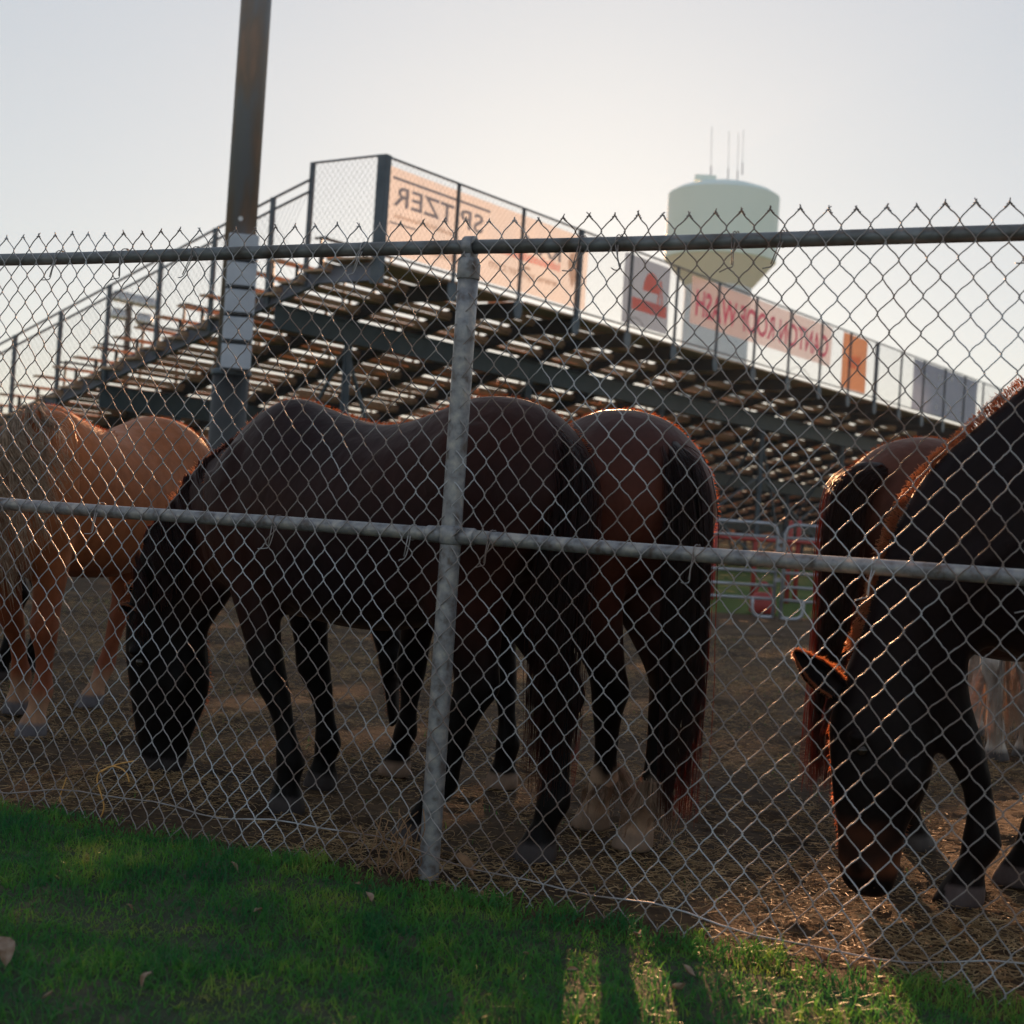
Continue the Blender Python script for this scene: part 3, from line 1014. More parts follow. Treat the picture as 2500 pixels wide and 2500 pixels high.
# ------------------------------------------------------------------ light pole with stacked boxes
def build_pole():
    d = 18.0
    base = at(553, 1080, d); gx, gy = base[0], base[1]
    root = empty('utility_pole', (gx, gy, 0))
    tag(root, 'tall dark rusting steel pole with five pale boxes stacked up its side', 'pole')
    zc = at(565, 912, d)[2]
    mb = MB(); mb.tube([(0, 0, -.3), (0, 0, zc)], .228, 16); mb.build('sleeve', M['steel_dark'], root, True)
    mb = MB(); mb.tube([(0, 0, zc - .03), (0, 0, zc + .04)], .25, 16); mb.build('collar', M['steel'], root, True, .01)
    mb = MB(); mb.tube([(0, 0, zc), (0, 0, 11.5)], [.195, .185], 12); mb.build('shaft', M['pole'], root, True)
    # faces the viewer
    fw = -np.array([gx, gy, 0]) / np.hypot(gx, gy); sd = np.array([-fw[1], fw[0], 0])
    ax = [sd, fw, np.array([0, 0, 1.0])]
    for (y0, y1) in ((581, 643), (649, 709), (715, 774), (781, 840), (847, 909)):
        z1 = at(575, y0, d)[2]; z0 = at(570, y1, d)[2]
        mb = MB(); c = sd * .045 * -1 * (1 if sd[0] < 0 else -1) + fw * .24
        mb.box(c + np.array([0, 0, (z0 + z1) / 2]), (.36, .16, z1 - z0 + .005), ax)
        bo = mb.build('box', M['box_paint'], root, False, .012)
        mb = MB(); mb.box(c + fw * .083 + np.array([0, 0, z0 + .012]), (.33, .012, .03), ax); mb.build('lip', M['steel_dark'], bo)
        mb = MB(); mb.box(c - fw * .06 + np.array([0, 0, z0 - .008]), (.30, .12, .022), ax); mb.build('bracket', M['steel_dark'], bo)
    mb = MB(); b = at(587, 542, d) - np.array([gx, gy, 0])
    mb.tube([b + fw * .18, b + fw * .22], .03, 10); mb.build('stud', M['white'], root)
build_pole()

# ------------------------------------------------------------------ water tower
def build_tower():
    D = 170.0
    c = at(1757, 640, D); cx, cy = c[0], c[1]
    root = empty('water_tower', (cx, cy, 0))
    tag(root, 'pale green water tower with a flat drum tank and thin antennas on its roof', 'water tower')
    rT = 135 * D / FPX
    zr = at(1765, 480, D)[2]; zb = at(1756, 640, D)[2]; zc = at(1750, 702, D)[2] + .0
    rP = rT * .60
    mb = MB(); mb.lathe([(rP, -1), (rP, zc)], n=32); mb.build('pedestal', M['concrete'], root, True)
    mb = MB(); mb.lathe([(rP, zc - .05), (rT - .15, zb), (rT - .12, zb + .1)], n=64); mb.build('tank_cone', M['tank_cone'], root, False)
    mb = MB(); mb.lathe([(rT - .1, zb), (rT, zb + .1), (rT, zr - .05), (rT - .12, zr + .05), (rT * .85, zr + .55), (rT * .6, zr + 1.1), (rT * .3, zr + 1.5), (.3, zr + 1.6)], n=128)
    mb.build('tank', M['tank'], root, False)
    for (px, y0, y1, w) in ((1735, 432, 310, .035), (1777, 434, 320, .03), (1800, 438, 325, .03), (1812, 415, 318, .03)):
        a = at(px, y0 + 12, D) - np.array([cx, cy, 0]); b = at(px + 3, y1, D) - np.array([cx, cy, 0])
        mb = MB(); mb.tube([a, b], w, 6); mb.tube([a, a + (b - a) * .28], w * 2.6, 6); mb.build('antenna', M['panel'], root)
    a = at(1722, 437, D) - np.array([cx, cy, 0]); mb = MB(); mb.box(a, (2.4, 1.2, .7)); mb.build('hatch', M['tank'], root)
build_tower()

# ------------------------------------------------------------------ floodlight mast far left
def build_mast():
    D = 95.0
    b = at(312, 900, D)
    root = empty('floodlight_mast', (b[0], b[1], 0))
    tag(root, 'far stadium mast with two rows of bright sunlit floodlights behind the stand', 'floodlight mast')
    o_ = np.array([b[0], b[1], 0])
    mb = MB(); mb.tube([(0, 0, 0), at(316, 725, D) - o_], .22, 8); mb.build('mast', M['steel_dark'], root)
    for row, (xs, y0, sl) in enumerate((((288, 306, 320, 336, 352, 368), 722, .22), ((285, 300, 345, 358), 765, .2))):
        mb = MB(); mb.bar(at(xs[0], y0 + 6, D) - o_, at(xs[-1], y0 + 6 + sl * (xs[-1] - xs[0]), D) - o_, .12, .12); mb.build('crossbar', M['steel_dark'], root)
        for x in xs:
            p = at(x, y0 + sl * (x - xs[0]), D) - o_
            mb = MB(); mb.lathe([(.12, .35), (.3, .3), (.40, -.2), (.36, -.35)], p, 12); mb.build('lamp_head', M['lamp'], root, True)
build_mast()

# ------------------------------------------------------------------ corral panels
def corral_panel(a, b, label, prop=False):
    a, b = np.asarray(a, float), np.asarray(b, float)
    root = empty('corral_panel', (a[0], a[1], 0))
    tag(root, label, 'corral panel', 'silver pipe corral panels at the back of the pen')
    t = b - a; Lw = np.hypot(t[0], t[1]); t = np.array([t[0], t[1], 0]) / Lw
    r = .022; H = 1.22
    def W(u, z): return t * u + np.array([0, 0, z])
    mb = MB()
    c = .12
    pts = [W(0, .0), W(0, H - c), W(c * .3, H - c * .3), W(c, H), W(Lw - c, H), W(Lw - c * .3, H - c * .3), W(Lw, H - c), W(Lw, 0)]
    mb.tube(pts, r, 8); mb.build('frame', M['panel'], root, True)
    for z in (1.05, .80, .60, .42, .25):
        mb = MB(); mb.tube([W(0, z), W(Lw, z)], r * .85, 8); mb.build('rail', M['panel'], root, True)
    mb = MB(); mb.tube([W(Lw * .45, .25), W(Lw * .45, H)], r, 8); mb.build('upright', M['panel'], root, True)
    for s in (0, 1):
        u0 = 0 if s == 0 else Lw; sg = 1 if s == 0 else -1
        mb = MB(); mb.tube(catmull([W(u0, .02), W(u0 + sg * .06, -.005 + .02), W(u0 + sg * .20, .02), W(u0 + sg * .27, .08), W(u0 + sg * .28, .25)], 3), r, 8)
        mb.build('foot', M['panel'], root, True)
    mb = MB()
    for z in (.5, .9, 1.0): mb.box(W(Lw + .03, z), (.08, .05, .05))
    mb.build('pin_latch', M['panel'], root)
    return root


def cw(px, d):
    p = at(px, 1400, d); return (p[0], p[1])
corral_panel(cw(1420, 18.6), cw(1893, 18.9), 'silver corral panel behind the rump of the bay with white socks')
corral_panel(cw(1912, 18.8), cw(2420, 18.2), 'silver corral panel behind the hanging tail, right of the panel joint')
# red posts of a chute beyond
for q, (px, d, yt, lab) in enumerate([(1738, 21.0, 1262, 'thick red post beyond the corral panels, beside the bay rump'), (1840, 21.5, 1305, 'low red post seen between the rails of the first corral panel'),
                        (1924, 21.2, 1270, 'taller red post just right of the panel joint, first of a close pair'), (1944, 21.4, 1270, 'second red post of the close pair, right of the panel joint'), (1995, 21.5, 1318, 'low red post beside the hanging tail')]):
    p = at(px, 1400, d); zt = at(px, yt, d)[2]
    mb = MB(); r_ = .055 if q == 0 else .035
    mb.tube([(0, 0, -.1), (0, 0, zt - .03), (0, 0, zt)], [r_, r_, r_ * .6], 10)
    o = mb.build('red_post', M['red'], None, True); o.location = (p[0], p[1], 0)
    tag(o, lab, 'post', 'red posts beyond the corral panels')
p0 = at(1730, 1400, 21.0); p1 = at(2060, 1400, 21.3)
root = empty('red_rail', (p0[0], p0[1], 0)); tag(root, 'long red pipe rails running between the red posts', 'rail')
for z in (1.0,):
    mb = MB(); mb.tube([(0, 0, z), (p1[0] - p0[0], p1[1] - p0[1], z)], .03, 8); mb.build('pipe', M['red'], root, True)
# red machine part of unclear kind, shaped as a squat drum
p = ground(1868, 1492)
p = at(1862, 1470, 19.6); root = empty('red_machine_part', (p[0], p[1], 0)); tag(root, 'squat red rounded trough behind the corral panel joint', 'machinery')
mb = MB(); mb.lathe([(.15, .02), (.18, .05), (.17, .19), (.12, .29), (.10, .30), (.08, .27)], n=24); mb.build('body', M['red'], root, True)
mb = MB(); mb.tube(catmull([(-.11, 0, .27), (-.07, 0, .38), (.0, 0, .43), (.07, 0, .38), (.11, 0, .27)], 4), .022, 8); mb.build('handle', M['red'], root, True)
# striped board barrier at left
p = at(318, 1395, 20.5); root = empty('striped_barrier', (p[0], p[1], 0)); tag(root, 'red, white and teal striped barrier glimpsed between the palomino and the grazing dark bay', 'barrier')
for z0, z1, m_, w_ in ((.16, .24, 'red', 1.0), (.24, .36, 'white', 1.0), (.38, .48, 'teal', .96), (.48, .56, 'white', .96), (.56, .63, 'red', .92), (.64, .80, 'teal', .6), (.80, .90, 'white', .5)):
    mb = MB(); mb.box((0, 0, (z0 + z1) / 2), (w_, .06, z1 - z0)); mb.build('board', M[m_], root, False, .006)
for s in (-.4, .4):
    mb = MB(); mb.bar((s, -.25, 0), (s, 0, .62), .05, .05); mb.bar((s, .25, 0), (s, 0, .62), .05, .05); mb.build('leg', M['steel_dark'], root)


# ------------------------------------------------------------------ horses
def ring_h(cx, cy, z, rx, ry, n=16):
    a = np.arange(n) * 2 * np.pi / n
    return np.stack([cx + rx * np.cos(a), cy + ry * np.sin(a), np.full(n, z)], 1)


TRUNK = [  # x, z top, z bottom, half width
    (.66, 1.08, .88, .07), (.60, 1.22, .78, .145), (.50, 1.33, .72, .19), (.40, 1.40, .69, .215), (.30, 1.43, .67, .235), (.18, 1.40, .665, .255),
    (.05, 1.365, .655, .275), (-.10, 1.345, .65, .295), (-.25, 1.365, .67, .30), (-.38, 1.41, .71, .29), (-.50, 1.445, .77, .285),
    (-.62, 1.44, .83, .275), (-.72, 1.405, .88, .245), (-.80, 1.34, .94, .20), (-.86, 1.25, 1.02, .135), (-.89, 1.17, 1.08, .06)]
FORE = [(1.15, .03, .16, .06), (1.02, .02, .155, .085), (.92, .01, .125, .085), (.82, .0, .098, .078), (.72, .0, .08, .068), (.62, .004, .064, .056), (.54, .008, .054, .050),
        (.48, .014, .055, .050), (.43, .012, .052, .048), (.385, .0, .042, .040), (.33, -.006, .035, .030), (.26, -.008, .034, .028), (.21, -.008, .042, .036), (.17, -.004, .045, .039),
        (.13, .012, .036, .035), (.095, .028, .037, .038), (.07, .034, .046, .046), (.02, .046, .058, .055), (.0, .05, .060, .057)]
HIND = [(1.22, .05, .22, .10), (1.10, .04, .25, .13), (.98, .035, .235, .135), (.88, .045, .195, .12), (.78, .02, .145, .10), (.69, -.03, .105, .075), (.61, -.075, .076, .056),
        (.555, -.105, .068, .048), (.51, -.115, .066, .047), (.46, -.103, .052, .044), (.40, -.095, .042, .037), (.33, -.09, .038, .032), (.26, -.085, .037, .031),
        (.21, -.08, .045, .038), (.17, -.07, .046, .04), (.13, -.05, .036, .035), (.095, -.03, .038, .039), (.07, -.022, .046, .046), (.02, -.006, .060, .056), (.0, .0, .062, .058)]


def horse(label, pos, heading, S, hooves, ribs, coat, hoof_pts, tail, mane, ear=None, fuzz=0, tops=None, hair='hair_black', feather=0, name='horse', tail_n=650, seed=1, tail_w=.06, width=1.0, group='horses grazing in the pen', spots=()):
    rg = np.random.default_rng(seed)
    h = np.array([heading[0], heading[1], 0.0]); h /= np.linalg.norm(h)
    l = np.array([-h[1], h[0], 0.0])
    pos = np.array([pos[0], pos[1], 0.0])
    def loc(w): w = np.asarray(w, float) - pos; return np.array([w @ h, w @ l, w[2]])
    mb = MB()
    # trunk
    st_ = np.array(TRUNK)
    dense = catmull(st_, 3)
    n = 28; a = np.arange(n) * 2 * np.pi / n
    rings_ = []
    for x, zt, zb, hw in dense:
        zc = zb + (zt - zb) * .47; cu = zt - zc; cd = zc - zb
        sn, cs = np.sin(a), np.cos(a)
        yy = hw * np.sign(cs) * np.abs(cs) ** .85 * np.where(sn > 0, (1 - .16 * sn ** 2), 1)
        zz = zc + np.where(sn > 0, cu, cd) * np.sign(sn) * np.abs(sn) ** .92
        rings_.append(np.stack([np.full(n, x), yy * width, zz], 1) * S)
    mb.rings(rings_)
    # legs
    legs = {'LF': (FORE, .40, .145), 'RF': (FORE, .40, -.145), 'LH': (HIND, -.60, .145), 'RH': (HIND, -.60, -.145)}
    for k, (prof, x0, y0) in legs.items():
        if hooves.get(k) is None: hp = np.array([x0 * S, y0 * S, 0])
        else: hp = loc(hooves[k])
        dx0 = (tops or {}).get(k, 0.0)
        pr = catmull(np.array(prof), 2)
        zmax = 1.0
        rr = []
        for z, cx, rx, ry in pr:
            t = min(1.0, max(0, z / zmax)); t = t * t * (3 - 2 * t) * .35 + t * .65
            bx = (x0 + dx0 * float(np.interp(z, [0, .6, .8, 1.02], [0, 1, 1, 0]))) * S
            X = hp[0] * (1 - t) + bx * t + cx * S - (.045 * S if prof is FORE else 0) * (1 - t)
            Y = hp[1] * (1 - t) + y0 * S * width * t
            zz = z * S if z > .12 else z * (1 + (S - 1) * 1)
            fat = 1.0 + .22 * (1 - min(1, max(0, (z - .5) / .4)))
            rr.append(ring_h(X, Y, zz, rx * S * fat, ry * S * fat))
        mb.rings(rr)
    # haunch and shoulder muscle
    def ell(c, r_, q=None):
        u = np.linspace(0, np.pi, 9)[1:-1]; rr = []
        for t in u:
            rr.append(np.stack([c[0] + r_[0] * np.sin(t) * np.cos(a), c[1] + r_[1] * np.sin(t) * np.sin(a), np.full(n, c[2] + r_[2] * np.cos(t))], 1) * S)
        mb.rings(rr[::-1])
    for s in (-1, 1):
        ell((-.56, s * .165 * width, 1.12), (.25, .125, .24)); ell((.42, s * .13 * width, 1.02), (.15, .095, .26)); ell((-.34, s * .18 * width, .90), (.13, .08, .15))
    # neck and head from ribs: (crest px, throat px, depth, half width)
    hr = []
    if ribs:
        C, N_, W_ = [], [], []
        for (cp, tp, d, hw) in ribs:
            c1, c2 = loc(at(cp[0], cp[1], d)), loc(at(tp[0], tp[1], d))
            C.append((c1 + c2) / 2); N_.append((c1 - c2) / 2); W_.append(hw)
        C, N_, W_ = catmull(C, 3), catmull(N_, 3), catmull(np.array(W_)[:, None], 3)[:, 0]
        T = np.gradient(C, axis=0); T /= np.linalg.norm(T, axis=1)[:, None]
        m_ = 22; aa = np.arange(m_) * 2 * np.pi / m_
        for c, nn, t, w_ in zip(C, N_, T, W_):
            Lt = np.cross(nn, t); Lt /= np.linalg.norm(Lt)
            hr.append(c + np.outer(np.cos(aa) * np.abs(np.cos(aa)) ** .0, nn) + np.outer(np.sin(aa) * w_ * (1 - .12 * np.cos(aa)), Lt))
        mb.rings(hr)
        if len(C) > 24 and hoof_pts:
            e_ = hoof_pts
            for s in (-1, 1):
                def HP(i_, n_, w_):
                    i_ = min(i_, len(C) - 2); L_ = np.cross(N_[i_], T[i_]); L_ /= np.linalg.norm(L_)
                    return (C[i_] + N_[i_] * n_ + L_ * s * W_[i_] * w_) / S
                ell(HP(e_ - 1, .62, .80), (.030, .030, .022)); ell(HP(e_ + 1, -.30, .62), (.060, .045, .085)); ell(HP(e_ + 11, .35, .80), (.020, .018, .026))
                p_ = [HP(e_ + q_, .18 + .02 * q_, .86) * S for q_ in (1, 4, 7, 9)]
                mb.tube(p_, [.020, .018, .016, .010], 8)
        Lh = np.cross(N_[-6], T[-6]); Lh /= np.linalg.norm(Lh)
    raw = mb.mesh('raw')
    tmp = bpy.data.objects.new('tmp', raw); COL.objects.link(tmp)
    rm = tmp.modifiers.new('r', 'REMESH'); rm.mode = 'VOXEL'; rm.voxel_size = .0135; rm.use_smooth_shade = True
    sm = tmp.modifiers.new('s', 'SMOOTH'); sm.factor = .5; sm.iterations = 7
    dg = bpy.context.evaluated_depsgraph_get(); dg.update()
    me = bpy.data.meshes.new_from_object(tmp.evaluated_get(dg))
    bpy.data.objects.remove(tmp); bpy.data.meshes.remove(raw)
    nv = len(me.vertices); V = np.empty(nv * 3, np.float32); me.vertices.foreach_get('co', V); V = V.reshape(-1, 3).astype(float)
    nf = len(me.polygons); F = np.empty(nf * 4, np.int32); me.loops.foreach_get('vertex_index', F); F = F.reshape(-1, 4)
    Nn = np.empty(nv * 3, np.float32); me.vertices.foreach_get('normal', Nn); Nn = Nn.reshape(-1, 3).astype(float)
    bpy.data.meshes.remove(me)
    mb = MB(); mb.add(V, F)
    ear_edge = []
    # ears
    if ear:
        for (b_, t_, d_, wd, openv) in ear:
            p0, p1 = loc(at(b_[0], b_[1], d_)), loc(at(t_[0], t_[1], d_ - .01))
            ax = p1 - p0; ln = np.linalg.norm(ax); ax /= ln
            ov = np.array([openv[0], openv[1], openv[2]], float); ov = np.array([ov @ h, ov @ l, ov[2]]); ov -= ax * (ov @ ax); ov /= np.linalg.norm(ov)
            sv = np.cross(ax, ov)
            rr = []
            for t, w_ in ((-.12, .7), (0, .85), (.25, 1.0), (.5, .92), (.75, .6), (.92, .28), (1.0, .06)):
                c = p0 + ax * ln * t - ov * .012 * math.sin(t * 3)
                th = np.linspace(-2.25, 2.25, 9)
                out = [c - ov * math.cos(x) * w_ * wd * .8 + sv * math.sin(x) * w_ * wd for x in th]
                inn = [c - ov * math.cos(x) * w_ * wd * .6 + sv * math.sin(x) * w_ * wd * .82 for x in th[::-1]]
                rr.append(np.array(out + inn))
                ear_edge.append((out[0], out[-1], out[4], c))
            mb.rings(rr)
    me = mb.mesh('horse', True)
    VV = np.vstack(mb.V)
    col = coat(VV, S, rg)
    for (sx_, sy_, sd_, sr_) in spots:
        q_ = np.linalg.norm(VV - loc(at(sx_, sy_, sd_)), axis=1) / sr_
        col = col * (.15 + .85 * sstep(q_, .6, 1.1))[:, None]
    ca = me.color_attributes.new('coat', 'FLOAT_COLOR', 'POINT')
    ca.data.foreach_set('color', np.hstack([col, np.ones((len(col), 1))]).astype(np.float32).ravel())
    body = obj(name, me, M['coat'])
    body.matrix_world = Matrix(((h[0], l[0], 0, pos[0]), (h[1], l[1], 0, pos[1]), (0, 0, 1, 0), (0, 0, 0, 1)))
    tag(body, label, 'horse', group)

    def strands(guides, N, radius, spread, name_, mat, wig=.012, seg=12, thin=.35, lenvar=.15):
        """guides: list of (K,3) paths in local space; strands follow blends of neighbouring guides"""
        G = np.array([catmull(g, 6)[np.linspace(0, (len(g) - 1) * 6, seg).astype(int)] for g in guides])
        ng = len(G)
        nl = max(10, N // (2 if radius < .0012 else 26)); lk = rg.integers(0, nl, N)
        gl_ = rg.uniform(0, max(.0, ng - 1.001), nl)
        gi = np.clip(gl_[lk] + rg.normal(0, .05, N), 0, ng - 1.001) if ng > 1 else np.zeros(N)
        i0 = gi.astype(int); f = (gi - i0)[:, None, None]
        B = G[i0] * (1 - f) + (G[np.minimum(i0 + 1, ng - 1)]) * f
        t = np.linspace(0, 1, seg)
        lens = 1 - rg.uniform(0, lenvar, N) ** 1.0
        # shorten by resampling
        idx = t[None, :] * lens[:, None] * (seg - 1)
        j0 = np.minimum(idx.astype(int), seg - 2); fr = (idx - j0)[..., None]
        B = np.take_along_axis(B, j0[..., None].repeat(3, 2), 1) * (1 - fr) + np.take_along_axis(B, (j0 + 1)[..., None].repeat(3, 2), 1) * fr
        lr, la = np.sqrt(rg.uniform(0, 1, nl)), rg.uniform(0, 2 * np.pi, nl)
        lw = rg.normal(0, 1, (nl, 1, 3))
        sp = np.interp(t, *zip(*spread))
        offs = np.stack([np.cos(la[lk]) * lr[lk], np.sin(la[lk]) * lr[lk], np.zeros(N)], 1)
        B = B + offs[:, None, :] * sp[None, :, None]
        own = rg.normal(0, 1, (N, 1, 3)); B = B + own * (.22 * sp + .0012)[None, :, None] * np.interp(t, [0, .3, 1], [1, .9, .35])[None, :, None]
        B = B + lw[lk] * wig * 1.5 * (np.sin(t * 5 + .0) * t)[None, :, None] * .6 + np.sin(t[None, :, None] * 9 + lw[lk] * 3) * wig * .35 * t[None, :, None]
        B = B + rg.normal(0, 1, (N, 1, 3)) * wig * .6 * (t ** 2)[None, :, None]
        rr = radius * (1 - (1 - thin) * t[None, :] ** 2) * rg.uniform(.7, 1.3, (N, 1))
        V_, Q_ = tubes_np(B, rr, 3)
        o = obj(name_, np_mesh(name_, V_, [Q_], True), mat, body)
        return o

    if tail:
        g = [loc(at(*p)) for p in tail]
        strands([g], tail_n, .0016, [(0, tail_w * .35), (.12, tail_w * .7), (.35, tail_w), (.7, tail_w * 1.05), (1, tail_w * .75)], 'tail', M[hair], .014, 14, .4, .3)
        # solid dock inside the hair
        gg = catmull(g, 4); k = int(len(gg) * .62)
        mb = MB(); mb.tube(gg[:k], np.interp(np.linspace(0, 1, k), [0, .2, .7, 1], [.03, tail_w * .62, tail_w * .6, .015]), 10)
        mb.build('tail_dock', M[hair], body, True)
    if mane:
        for (guides, N_m, rad_, sp_, wg) in mane:
            gl = [[loc(at(*p)) for p in gd] for gd in guides]
            if rad_ < .0012: gl = [[g_[0]] + [g_[0] + (q_ - g_[0]) * .55 for q_ in g_[1:]] for g_ in gl]
            strands(gl, N_m, rad_, sp_, 'mane', M['hair_mane'] if rad_ < .0012 else M[hair], wg, 10, .4, .35)
    if ribs and ear is not None:
        k = int(len(C) * .62)
        # eyes
        for s in (-1, 1):
            for q_ in range(1):
                c = C[hoof_pts] + N_[hoof_pts] * .50 + np.cross(N_[hoof_pts], T[hoof_pts]) / np.linalg.norm(np.cross(N_[hoof_pts], T[hoof_pts])) * s * W_[hoof_pts] * .83
                mb = MB(); u = np.linspace(0, np.pi, 9)[1:-1]; aa2 = np.arange(12) * np.pi / 6
                mb.rings([np.stack([c[0] + .019 * np.sin(t) * np.cos(aa2), c[1] + .019 * np.sin(t) * np.sin(aa2), np.full(12, c[2] + .019 * np.cos(t))], 1) for t in u])
                mb.build('eye', M['eye'], body, True)
    if ear_edge and fuzz:
        PE = []
        for blk in range(0, len(ear_edge), 7):
            for a_, b_ in zip(ear_edge[blk + 1:blk + 6], ear_edge[blk + 2:blk + 7]):
                for e_ in range(3):
                    tt_ = rg.uniform(0, 1, (150, 1))
                    p_ = a_[e_] * (1 - tt_) + b_[e_] * tt_; c_ = a_[3] * (1 - tt_) + b_[3] * tt_
                    dr_ = p_ - c_; dr_ /= np.linalg.norm(dr_, axis=1)[:, None] + 1e-6
                    dr_ = dr_ + rg.normal(0, .35, dr_.shape); ln_ = rg.uniform(.004, .011, (150, 1))
                    PE.append(np.stack([p_ - dr_ * .001, p_ + dr_ * ln_ * .5, p_ + dr_ * ln_], 1))
        PE = np.vstack(PE)
        V_, Q_ = tubes_np(PE, np.tile(np.array([.0007, .0006, .0002]), (len(PE), 1)), 3)
        obj('ear_hair', np_mesh('ear_hair', V_, [Q_], True), M['hair_mane'], body)
    if fuzz:
        # short coat hairs catching light along the outline
        k = rg.choice(len(V), fuzz * 4)
        wy_ = Nn[k] @ np.array([h[1], l[1], 0.0])
        k = k[(wy_ > -.10) & (Nn[k][:, 2] > -.35) & ((V[k][:, 2] > .85 * S) | ((V[k][:, 0] > .66 * S) & (V[k][:, 2] > .15)))][:fuzz]
        p = V[k]; nn = Nn[k]
        dr = nn * .8 + np.array([-.7, 0, -.25]) + rg.normal(0, .25, nn.shape); dr /= np.linalg.norm(dr, axis=1)[:, None]
        ln = rg.uniform(.007, .017, len(k))[:, None]
        P = np.stack([p - nn * .001, p + dr * ln * .5 + nn * .001, p + dr * ln], 1)
        V_, Q_ = tubes_np(P, np.tile(np.array([.0008, .0007, .0003]), (len(k), 1)), 3)
        obj('coat_hair', np_mesh('coat_hair', V_, [Q_], True), M['hair_brown'] if coat is not bay_dark else M['hair_brown'], body)
    if feather:
        fk, fh, fm, fn_ = feather
        for k_ in fk:
            hp = loc(hooves[k_]) if hooves.get(k_) is not None else np.array([(-.6 if 'H' in k_ else .4) * S, (.145 if k_[0] == 'L' else -.145) * S, 0])
            gl = []
            for q in range(10):
                an = q * 2 * np.pi / 10
                e = np.array([np.cos(an), np.sin(an), 0])
                bx = hp + np.array([-.08 if 'H' in k_ else -.03, 0, 0])
                tk = .035 + .05 * (np.cos(an) < 0)
                gl.append([bx + e * .035 + np.array([0, 0, .62 * fh]), bx + e * (tk + .02) + np.array([0, 0, .42 * fh]), bx + e * (tk + .045) + np.array([0, 0, .10 + .12 * fh]), bx + e * (tk + .05) + np.array([.03, 0, .06])])
            gl.append(gl[0])
            strands(gl, fn_, .0018, [(0, .01), (1, .03)], 'feather', M[fm], .012, 9, .4, .6)
    return body


M['hair_brown'] = leafy('coat_hair_fibre', (.03, .014, .009), (.07, .03, .018), (.95, .46, .24), 20, .65, .4)
M['hair_mane'] = leafy('mane_fibre', (.010, .007, .006), (.035, .02, .015), (1.0, .60, .38), 30, .72, .35)


def mixc(c1, c2, t): return c1 * (1 - t[:, None]) + c2 * t[:, None]
def sstep(x, a, b): t = np.clip((x - a) / (b - a), 0, 1); return t * t * (3 - 2 * t)


def hooves_col(V, c, S, horn=(.10, .09, .088)):
    t = 1 - sstep(V[:, 2], .055 * S, .068 * S)
    return mixc(c, np.array(horn), t)


def bay_dark(V, S, rg):
    base = np.array([.038, .0115, .008]); blk = np.array([.004, .0028, .0028])
    n = .5 + .5 * np.sin(V[:, 0] * 5 + 1.2 * np.sin(V[:, 2] * 6)) * np.sin(V[:, 2] * 5 + V[:, 1] * 3)
    c = mixc(np.tile(base, (len(V), 1)), np.tile(np.array([.014, .007, .0095]), (len(V), 1)), n)
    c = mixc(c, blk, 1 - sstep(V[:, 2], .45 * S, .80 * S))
    c = mixc(c, blk * 1.2, sstep(V[:, 0], .75, 1.05))
    return hooves_col(V, c, S, (.06, .05, .05))


def bay_socks(V, S, rg):
    base = np.array([.085, .025, .016]); blk = np.array([.005, .003, .003])
    c = np.tile(base, (len(V), 1))
    c = mixc(c, np.array([.05, .021, .019]), sstep(V[:, 2], 1.1, 1.45))
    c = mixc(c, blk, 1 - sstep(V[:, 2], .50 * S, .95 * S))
    sock = (1 - sstep(V[:, 2] + .02 * np.sin(V[:, 1] * 60 + V[:, 0] * 40), .19 * S, .25 * S)) * (V[:, 0] < 0)
    c = mixc(c, np.array([.50, .34, .24]), sock)
    return hooves_col(V, c, S, (.34, .24, .18))


def bay_front(V, S, rg):
    c = bay_socks(V, S, rg)
    return c


def black_c(V, S, rg):
    c = np.tile(np.array([.0075, .004, .0055]), (len(V), 1))
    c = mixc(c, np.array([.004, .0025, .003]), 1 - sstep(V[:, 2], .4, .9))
    # tan muzzle
    mz = (1 - sstep(V[:, 2] + .05 * np.sin(V[:, 1] * 20), .12, .22)) * (V[:, 0] > .62)
    c = mixc(c, np.array([.14, .048, .022]), mz * sstep(V[:, 2], .075, .12) * (.55 + .45 * np.sin(V[:, 1] * 30 + V[:, 2] * 25)))
    t = (1 - sstep(V[:, 2], .055 * S, .068 * S)) * (V[:, 0] < .62)
    return mixc(c, np.array([.10, .08, .08]), t)


def chest_c(V, S, rg):
    base = np.array([.10, .034, .022])
    c = np.tile(base, (len(V), 1))
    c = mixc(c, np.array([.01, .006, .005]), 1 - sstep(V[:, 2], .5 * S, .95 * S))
    return hooves_col(V, c, S)


def palomino(V, S, rg):
    c = np.tile(np.array([.38, .125, .045]), (len(V), 1))
    n = .5 + .5 * np.sin(V[:, 0] * 4 + 2 * np.sin(V[:, 2] * 5)) * np.sin(V[:, 1] * 6 + V[:, 2] * 3)
    c = mixc(c, np.array([.28, .092, .036]), n)
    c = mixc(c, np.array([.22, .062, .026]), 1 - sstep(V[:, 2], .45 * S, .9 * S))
    c = mixc(c, np.array([.36, .20, .12]), 1 - sstep(V[:, 2], .12, .22))
    return hooves_col(V, c, S, (.13, .12, .13))


def pinto(V, S, rg):
    n = np.sin(V[:, 0] * 6 + 1.0) * np.sin(V[:, 2] * 5 + 2 * V[:, 1])
    c = mixc(np.tile(np.array([.55, .50, .45]), (len(V), 1)), np.array([.015, .01, .01]), sstep(n + (V[:, 2] - .8) * 2.0, -.1, .1))
    return hooves_col(V, c, S, (.12, .11, .11))


